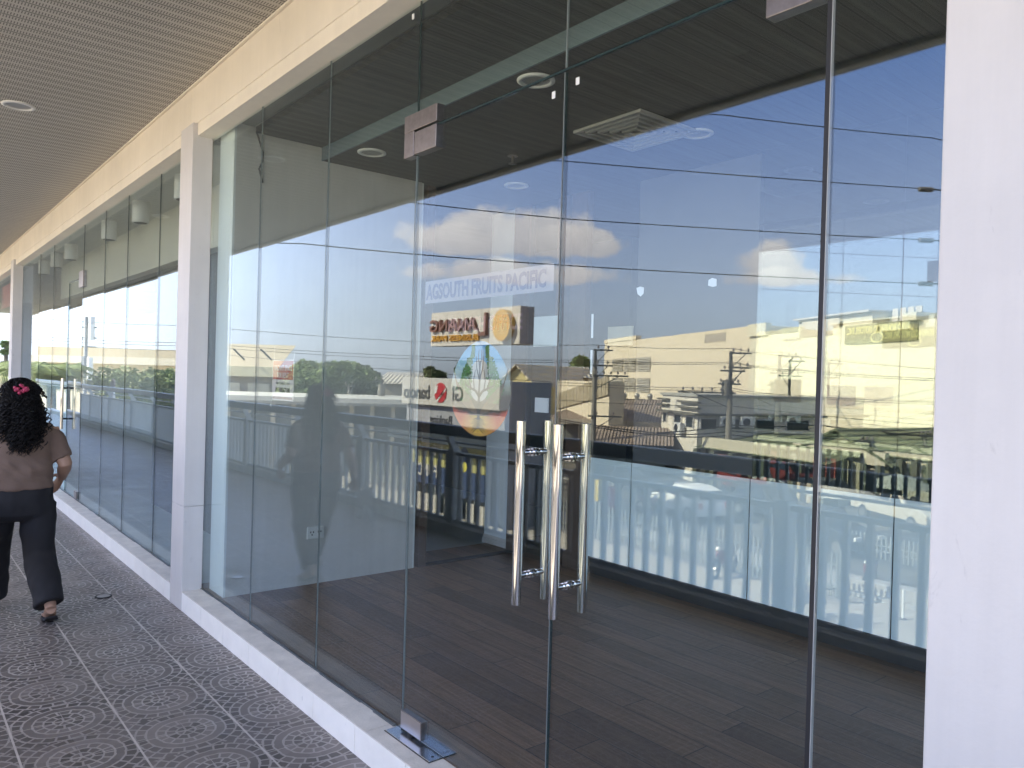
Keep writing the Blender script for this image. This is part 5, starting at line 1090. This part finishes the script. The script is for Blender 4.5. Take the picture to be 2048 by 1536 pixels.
pl = MB(); pl.v = [(.066 * math.cos(6.283 * k / 24), -.0004, .030 + .078 * math.sin(6.283 * k / 24)) for k in range(24)]; pl.f = [tuple(range(24))]; pl.build('pale_crown', PL, t)
lf = MB(); rnd = random.Random(3)
for i in range(1700):
    sg = rnd.choice((-1, 1)); u_ = rnd.uniform(-.05, .158); x_ = sg * (.042 + .02 * rnd.random() + rnd.random() * max(.150 - abs(u_ - .0) * .62 - .062, .004)); 
    if u_ > .115: x_ *= .8
    a = rnd.uniform(0, 3.14); s = rnd.uniform(.004, .008); c, sn = math.cos(a) * s, math.sin(a) * s; y_ = -.0008 - rnd.random() * .0003
    lf.quad((x_ - c, y_, u_ - sn), (x_ + sn * .5, y_, u_ - c * .5), (x_ + c, y_, u_ + sn), (x_ - sn * .5, y_, u_ + c * .5))
lf.build('leaves', PG, t)
stroke(q, [(0, -.115), (-.001, -.07), (0, -.02), (.001, .04), (.0, .10)], .0085, .0035)
for sg in (-1, 1):
    for pts, a, b_ in (([(0, -.03), (.022 * sg, -.008), (.05 * sg, .0), (.062 * sg, .03), (.055 * sg, .06)], .006, .002), ([(.03 * sg, -.004), (.036 * sg, .03), (.026 * sg, .07)], .004, .0015), ([(0, .03), (.018 * sg, .075), (.022 * sg, .12)], .004, .0012), ([(.05 * sg, 0), (.085 * sg, .012), (.095 * sg, .04)], .004, .001), ([(0, .07), (.010 * sg, .115), (.006 * sg, .145)], .003, .001), ([(.062 * sg, .03), (.08 * sg, .06)], .002, .001)): stroke(q, pts, a, b_)
    for i in range(7): stroke(q, [(0, -.108 - i * .006), (.02 * sg, -.112 - i * .007), ((.035 + .004 * (i % 3)) * sg, -.118 - i * .008)], .0022, .0006, -.0016)
q.build('trunk', TW, t)
g_ = MB()
for i in range(13):
    for sg in (-1, 1): stroke(g_, [(.003 * sg, -.122 - i * .0032), ((.045 + .02 * math.sin(i * 1.7)) * sg * (1 - i * .045), -.118 - i * .0042)], .0014, .0007, -.0014)
g_.build('glowing_roots', PGO, t)
br_ = MB()
for i in range(9):
    for sg in (-1, 1): stroke(br_, [(.012 * sg, -.094 + i * .001), (.06 * sg, -.080 + i * .006), ((.10 + .006 * i) * sg, -.055 + i * .010), ((.135 + .004 * i) * sg, -.02 + i * .012)], .0022, .0014, -.0010 - i * .00003)
br_.build('earth_strands', PB, t)
NAVY = mat('print_navy', (.012, .012, .075), .5); LAV = mat('print_lavender', (.17, .155, .180), .5); MAU = mat('print_mauve', (.14, .075, .085), .5)
t = empty('sign_lettering', (-2.285, 0.0125, 1.94)); tag(t, 'two line company lettering in faded blue and mauve across the left door', 'lettering')
text('upper_line', 'AGSOUTH FRUITS PACIFIC', 0.082, .0003, NAVY, t, face_out(0, 0, -.028), bold=.0030, sx=.735 / .99)
MB().box(-.375, .40, .0008, .0014, -.045, .045).build('tint_strip', LAV, t)
text('lower_line', 'BRANCH OFFICE', 0.075, .0003, MAU, t, face_out(.02, 0, -.165), bold=.002, sx=.80)
t = empty('rent_poster', (-4.075, 0.0135, 1.445)); tag(t, 'red and white space for rent poster hung on strings behind the left glass', 'poster')
MB().box(-.145, .145, 0, .001, 0, .225).build('poster_sheet', mat('poster_white', (.50, .44, .42), .5), t)
MB().box(-.135, .135, -.0006, -.0001, .115, .217).build('red_field', mat('poster_red', (.34, .06, .055), .5, var=.1), t)
PWH = mat('poster_lettering', (.48, .40, .38), .5); BLK = mat('poster_black', (.03, .02, .025), .5)
text('red_field_letters', 'VACANT SPACE', .042, .0002, PWH, t, face_out(0, -.0010, .165), bold=.001, sx=.80); text('red_field_letters', 'FOR RENT', .042, .0002, PWH, t, face_out(0, -.0010, .124), bold=.001, sx=.80)
text('phone_number', '09150567180', .036, .0002, BLK, t, face_out(0, -.0006, .045), bold=.0012, sx=1.0); text('contact_line', 'PLEASE CONTACT US AT', .017, .0002, BLK, t, face_out(0, -.0006, .088), sx=1.0)
MB().box(-.135, .135, -.0006, -.0001, .006, .020).build('lower_strip', mat('poster_grey', (.25, .17, .16), .5), t)
MB().tube([(-.125, .0, .225), (-.122, .0, .30)], .0012, 5).tube([(.14, .0, .225), (.15, .0, .262)], .0015, 5).tube([(-.15, .0, .0), (-.16, .0, -.03), (-.15, .0, -.045)], .002, 5).build('strings', WPLAST, t)

# ================================================================== THE WOMAN walking away
WB = Vector((-5.75, -1.01, 0))
def wp(f, r, z): return Vector((WB.x - f, WB.y + r, z))
def remeshed(mb, name, m, parent, vox, smooth_it=4, disp=None):
    o = mb.build(name, m, parent); r = o.modifiers.new('voxel', 'REMESH'); r.mode = 'VOXEL'; r.voxel_size = vox; r.use_smooth_shade = True
    s = o.modifiers.new('smooth', 'SMOOTH'); s.factor = .5; s.iterations = smooth_it
    bpy.context.view_layer.update(); me = bpy.data.meshes.new_from_object(o.evaluated_get(bpy.context.evaluated_depsgraph_get()))
    o.modifiers.clear(); old = o.data; o.data = me; bpy.data.meshes.remove(old)
    if disp:
        nrm = [v.normal.copy() for v in me.vertices]
        for v, n_ in zip(me.vertices, nrm): v.co += n_ * disp(v.co)
    for p in me.polygons: p.use_smooth = True
    return o
def ell(c_f, c_r, z, hf, hr, n=28, p=2.4, tilt=0):
    out = []
    for k in range(n):
        a = 6.283185 * k / n; ca, sa = math.cos(a), math.sin(a); u = abs(ca) ** (2 / p) * (1 if ca >= 0 else -1); v = abs(sa) ** (2 / p) * (1 if sa >= 0 else -1)
        out.append(wp(c_f + u * hf, c_r + v * hr, z + tilt * v))
    return out
SKIN = mat('skin', (0.36, 0.215, 0.145), .5, var=.06, scale=12); HAIRM = mat('black_hair', (0.0055, 0.005, 0.0055), .55, var=.3, scale=30, spec=.22)
TEEM = mat('brown_tee_cotton', (0.155, 0.105, 0.080), .85, var=.08, scale=9, fine=.05); PANT = mat('black_trouser_cloth', (0.010, 0.010, 0.013), .8, var=.15, scale=8)
pr = empty('person', (WB.x, WB.y, 0)); tag(pr, 'woman with long curly black hair, brown tee, black trousers and sandals, walking away', 'person')
def wb_parent(o): o.parent = pr; o.matrix_parent_inverse = Matrix.Translation(-WB)
# continuous body: head, neck, torso core, arms with hands, legs and feet
b = MB()
b.rings([ell(.02, 0, z, hf, hr, 22, 2.0) for z, hf, hr in ((1.285, .03, .03), (1.30, .062, .05), (1.34, .085, .066), (1.39, .098, .074), (1.44, .094, .074), (1.475, .072, .06), (1.497, .03, .03))])
b.tube([wp(.10, 0, 1.385), wp(.135, 0, 1.365), wp(.118, 0, 1.352)], [.010, .015, .010], 8)                    # nose
for s in (-1, 1): b.tube([wp(.02, s * .072, 1.40), wp(.01, s * .086, 1.385), wp(.015, s * .078, 1.355)], [.010, .016, .009], 8); b.tube([wp(.093, s * .03, 1.398), wp(.103, s * .03, 1.398)], .012, 8)
b.tube([wp(.098, -.022, 1.325), wp(.110, 0, 1.322), wp(.098, .022, 1.325)], .007, 6)
b.tube([wp(-.01, 0, 1.20), wp(.0, 0, 1.27), wp(.015, 0, 1.33)], [.062, .052, .05], 16)
b.rings([ell(0, 0, z, hf, hr, 24) for z, hf, hr in ((.70, .12, .17), (.80, .13, .19), (.95, .12, .185), (1.1, .115, .185), (1.19, .09, .17), (1.235, .06, .09))])
def arm(sh, el, wr, r0=.052): b.tube([sh, sh.lerp(el, .5), el, el.lerp(wr, .35), wr], [r0, .050, .042, .041, .027], 14)
RS, RE, RW = wp(0, .168, 1.190), wp(-.060, .250, .965), wp(.130, .262, .855); LS, LE, LW = wp(0, -.168, 1.190), wp(-.11, -.235, .96), wp(-.14, -.275, .765)
arm(RS, RE, RW); arm(LS, LE, LW)
def hand(wr, d, side, palm_n, curl):
    """palm plus five bent fingers: d = pointing direction, side = towards the thumb, palm_n = palm normal"""
    d, side, palm_n = d.normalized(), side.normalized(), palm_n.normalized(); pal = wr + d * .085
    b.rings([[wr + d * t_ + side * (w_ * math.cos(k * .7854)) + palm_n * (h_ * math.sin(k * .7854)) for k in range(8)] for t_, w_, h_ in ((-.01, .024, .018), (.03, .034, .017), (.06, .040, .016), (.088, .038, .013))])
    for i, (o_, L_f) in enumerate(((.030, .068), (.010, .078), (-.010, .072), (-.028, .056))):
        p0 = wr + d * .082 + side * o_; a = curl; p = [p0]; dd = d
        for j in range(3):
            ang = a * (j + 1) * .62; dd = d * math.cos(ang) + palm_n * math.sin(ang); p.append(p[-1] + dd * L_f * (.42, .33, .25)[j])
        b.tube(p, [.0092, .0088, .0080, .0065], 8)
    th0 = wr + d * .025 + side * .026; b.tube([th0, th0 + side * .028 + d * .022 + palm_n * .008, th0 + side * .034 + d * .050 + palm_n * .020, th0 + side * .028 + d * .070 + palm_n * .028], [.013, .0115, .010, .008], 8)
hand(RW, (RW - RE) * .5 + Vector((0, -.045, -.05)), Vector((0, -.25, 1)), Vector((0, -1, -.2)), .95)
hand(LW, Vector((-.10, 0, -1)), Vector((-1, 0, -.1)), Vector((0, 1, 0)), .75)
RH, RK, RA = wp(-.01, .105, .70), wp(-.05, .115, .385), wp(-.275, .150, .125); LH, LK, LA = wp(0, -.105, .70), wp(.13, -.11, .41), wp(.255, -.105, .085)
b.tube([RH, RH.lerp(RK, .5), RK, RK.lerp(RA, .35), RA], [.085, .075, .055, .056, .034], 14); b.tube([LH, LH.lerp(LK, .5), LK, LK.lerp(LA, .35), LA], [.085, .075, .055, .056, .034], 14)
def foot(heel, ball, toe, nrm):
    b.tube([heel, heel.lerp(ball, .5) + nrm * .012, ball, toe], [.031, .033, .036, .018], 12)
    sd = (toe - heel).cross(nrm).normalized()
    for k in range(5): b.tube([ball + sd * (.030 - .015 * k), ball + sd * (.034 - .017 * k) + (toe - ball) * (1.25 - .12 * abs(k - .5))], [.012, .009 - .0008 * k], 6)
foot(wp(-.315, .150, .100), wp(-.205, .158, .042), wp(-.130, .160, .030), Vector((0, 0, 1))); b.tube([RA, wp(-.310, .150, .098)], [.034, .032], 10)
foot(wp(.215, -.105, .048), wp(.345, -.110, .040), wp(.415, -.112, .030), Vector((0, 0, 1))); b.tube([LA, wp(.225, -.105, .055)], [.034, .033], 10)
body = remeshed(b, 'body', SKIN, None, .0052, 3); wb_parent(body)
# tee
q = MB(); q.rings([ell(cf, 0, z, hf, hr, 36, 2.5) for z, hf, hr, cf in ((.818, .148, .194, 0), (.84, .150, .196, 0), (.90, .150, .190, .0), (1.0, .146, .182, .0), (1.10, .142, .184, -.005), (1.17, .124, .190, -.01), (1.215, .102, .168, -.008), (1.245, .08, .125, -.003), (1.268, .066, .074, 0))])
for S_, E_, sg in ((RS, RE, 1), (LS, LE, -1)): q.tube([S_ + Vector((0, -.05 * sg, .0)), S_.lerp(E_, .25), S_.lerp(E_, .84)], [.064, .064, .062], 18)
def wrinkle(c):
    p = Vector((c.x * 5, c.y * 7, c.z * 26)); lowb = max(0.0, 1 - abs(c.z - .93) / .16)
    return .013 * noise.noise(p + Vector((0, (c.y + 1.0) * 6, (c.y + 1.0) * 14))) * (.28 + lowb) + .004 * noise.noise(Vector((c.x * 14, c.y * 14, c.z * 12)))
tee = remeshed(q, 'tee_shirt', TEEM, None, .0085, 5, wrinkle); wb_parent(tee)
# trousers, wide straight legs
q = MB(); q.rings([ell(0, 0, z, hf, hr, 32, 2.5) for z, hf, hr in ((.86, .135, .188), (.80, .143, .197), (.72, .150, .202), (.66, .142, .194), (.62, .10, .165))])
q.tube([RH + Vector((0, .004, .02)), RH.lerp(RK, .5), RK, RK.lerp(RA, .55), wp(-.262, .148, .118)], [.106, .098, .092, .088, .086], 20); q.tube([LH + Vector((0, -.004, .02)), LH.lerp(LK, .5), LK, LK.lerp(LA, .6), wp(.245, -.105, .10)], [.106, .098, .092, .090, .088], 20)
tr = remeshed(q, 'trousers', PANT, None, .010, 4, lambda c: .010 * noise.noise(Vector((c.x * 8, c.y * 8, c.z * 10))) + .004 * noise.noise(Vector((c.x * 25, c.y * 25, c.z * 14)))); wb_parent(tr)
# hair: dark mass plus many curls
h = MB(); h.rings([ell(cf, cr, z, hf, hr, 26, 2.2) for z, hf, hr, cf, cr in ((1.10, .02, .06, -.125, -.01), (1.15, .035, .085, -.12, -.01), (1.22, .055, .098, -.10, 0), (1.30, .075, .102, -.06, 0), (1.36, .092, .100, -.03, 0), (1.42, .103, .096, -.012, 0), (1.475, .088, .082, -.005, 0), (1.508, .03, .03, -.005, 0))])
hm = remeshed(h, 'hair', HAIRM, None, .009, 2, lambda c: .007 * noise.noise(c * 26)); wb_parent(hm)
rnd = random.Random(11); cu = MB()
for i in range(520):
    a = rnd.uniform(-2.05, 2.05)
    hd = rnd.uniform(1.34, 1.505); k = math.sqrt(max(0, 1 - ((hd - 1.40) / .112) ** 2)); st = (-.012 - .105 * k * math.cos(a), .100 * k * math.sin(a), hd)
    end_z = rnd.uniform(1.03, 1.22) + .05 * abs(math.sin(a)) * rnd.random(); er = math.sin(a) * rnd.uniform(.07, .128) + rnd.gauss(0, .014); ef = -.13 - .06 * math.cos(a) + rnd.gauss(0, .018) + .06 * abs(math.sin(a))
    n_ = 40; P = []; ph = rnd.uniform(0, 6.28); turns = rnd.uniform(5, 9); amp = rnd.uniform(.006, .015); th_ = rnd.uniform(.0022, .0042)
    for j in range(n_ + 1):
        s = j / n_; e = s * s * (3 - 2 * s); f_ = st[0] + (ef - st[0]) * min(1, e * 1.25); r_ = st[1] + (er - st[1]) * e; z_ = st[2] + (end_z - st[2]) * s
        out = .014 * math.sin(min(s * 3.14, 3.14)); am = amp * min(1, .3 + s * 1.4); P.append(wp(f_ - out * math.cos(a) + am * math.cos(ph + turns * 6.283 * s), r_ + out * math.sin(a) + am * math.sin(ph + turns * 6.283 * s), z_))
    cu.tube(P, [th_] * (n_ - 3) + [th_ * .8, th_ * .6, th_ * .5, .001], 4, caps=False)
for i in range(110):                                                # short frizz over the crown
    a = rnd.uniform(0, 6.283); e = rnd.uniform(.3, 1.5); c = Vector((-.005 + .102 * math.cos(a) * math.cos(e), .097 * math.sin(a) * math.cos(e), 1.402 + .112 * math.sin(e))); P = []
    for j in range(14): s = j / 13; P.append(wp(c.x - .05 * s + .010 * math.sin(j * 1.9 + i), c.y + (.05 * math.sin(a)) * s + .010 * math.cos(j * 1.9 + i), c.z + .006 - .07 * s * s))
    cu.tube(P, .0028, 4, caps=False)
cl_ = cu.build('hair_curls', HAIRM, None, smooth=True); cl_.parent = hm
# pink scrunchie on the back of the head
q = MB()
for i in range(26):
    a = rnd.uniform(0, 6.283); r = rnd.uniform(.01, .032); c = wp(-.138, -.012 + r * 1.25 * math.cos(a), 1.452 + r * .85 * math.sin(a)); q.sphere(c, rnd.uniform(.007, .012), 7, 5)
sc_ = q.build('hair_clip', mat('pink_satin', (0.42, 0.03, 0.09), .35, var=.5, scale=60), None, smooth=True); wb_parent(sc_)
# sandals
def sandal(pts, w_, strap):
    m = MB(); rg = []
    for (f_, r_, z_), ww in zip(pts, (.028, .036, .033, .042, .043, .026)):
        rg.append([wp(f_, r_ - ww, z_), wp(f_, r_ + ww, z_), wp(f_, r_ + ww, z_ + .014), wp(f_, r_ - ww, z_ + .014)])
    m.rings(rg); o = m.build('sandal', BLACK, None, bevel=.003); wb_parent(o)
    s = MB(); s.tube([wp(*strap[0]), wp(*strap[1]), wp(*strap[2])], .007, 6); s.tube([wp(*strap[3]), wp(*strap[1])], .006, 6); s.build('strap', BLACK, o, smooth=True)
sandal(((-.335, .150, .050), (-.31, .151, .040), (-.26, .154, .016), (-.21, .157, .004), (-.16, .159, .004), (-.115, .160, .010)), .04, ((-.235, .118, .012), (-.180, .158, .068), (-.235, .198, .012), (-.14, .160, .012)))
sandal(((.175, -.105, .004), (.20, -.106, .004), (.26, -.108, .004), (.33, -.110, .004), (.39, -.112, .004), (.435, -.112, .010)), .04, ((.31, -.150, .016), (.355, -.110, .072), (.31, -.070, .016), (.40, -.112, .018)))
# paper held in the far hand
q = MB(); P0 = LW + Vector((.10, -.012, -.13)); gx = 7
cols = []
for i in range(gx + 1):
    u = i / gx - .5; cols.append([P0 + Vector((.34 * u + .02, .03 * math.sin(u * 5) - .012, .06 - .21 * v - .10 * abs(u) * v + .035 * math.sin(u * 6))) for v in (0, .33, .66, 1)])
for i in range(gx):
    for j in range(3): q.quad(cols[i][j], cols[i + 1][j], cols[i + 1][j + 1], cols[i][j + 1])
pa = q.build('paper_sheet', PAPER, smooth=True); so = pa.modifiers.new('thick', 'SOLIDIFY'); so.thickness = .0006; tag(pa, 'white sheet of paper in the far hand of the woman, seen only in the reflection', 'paper')
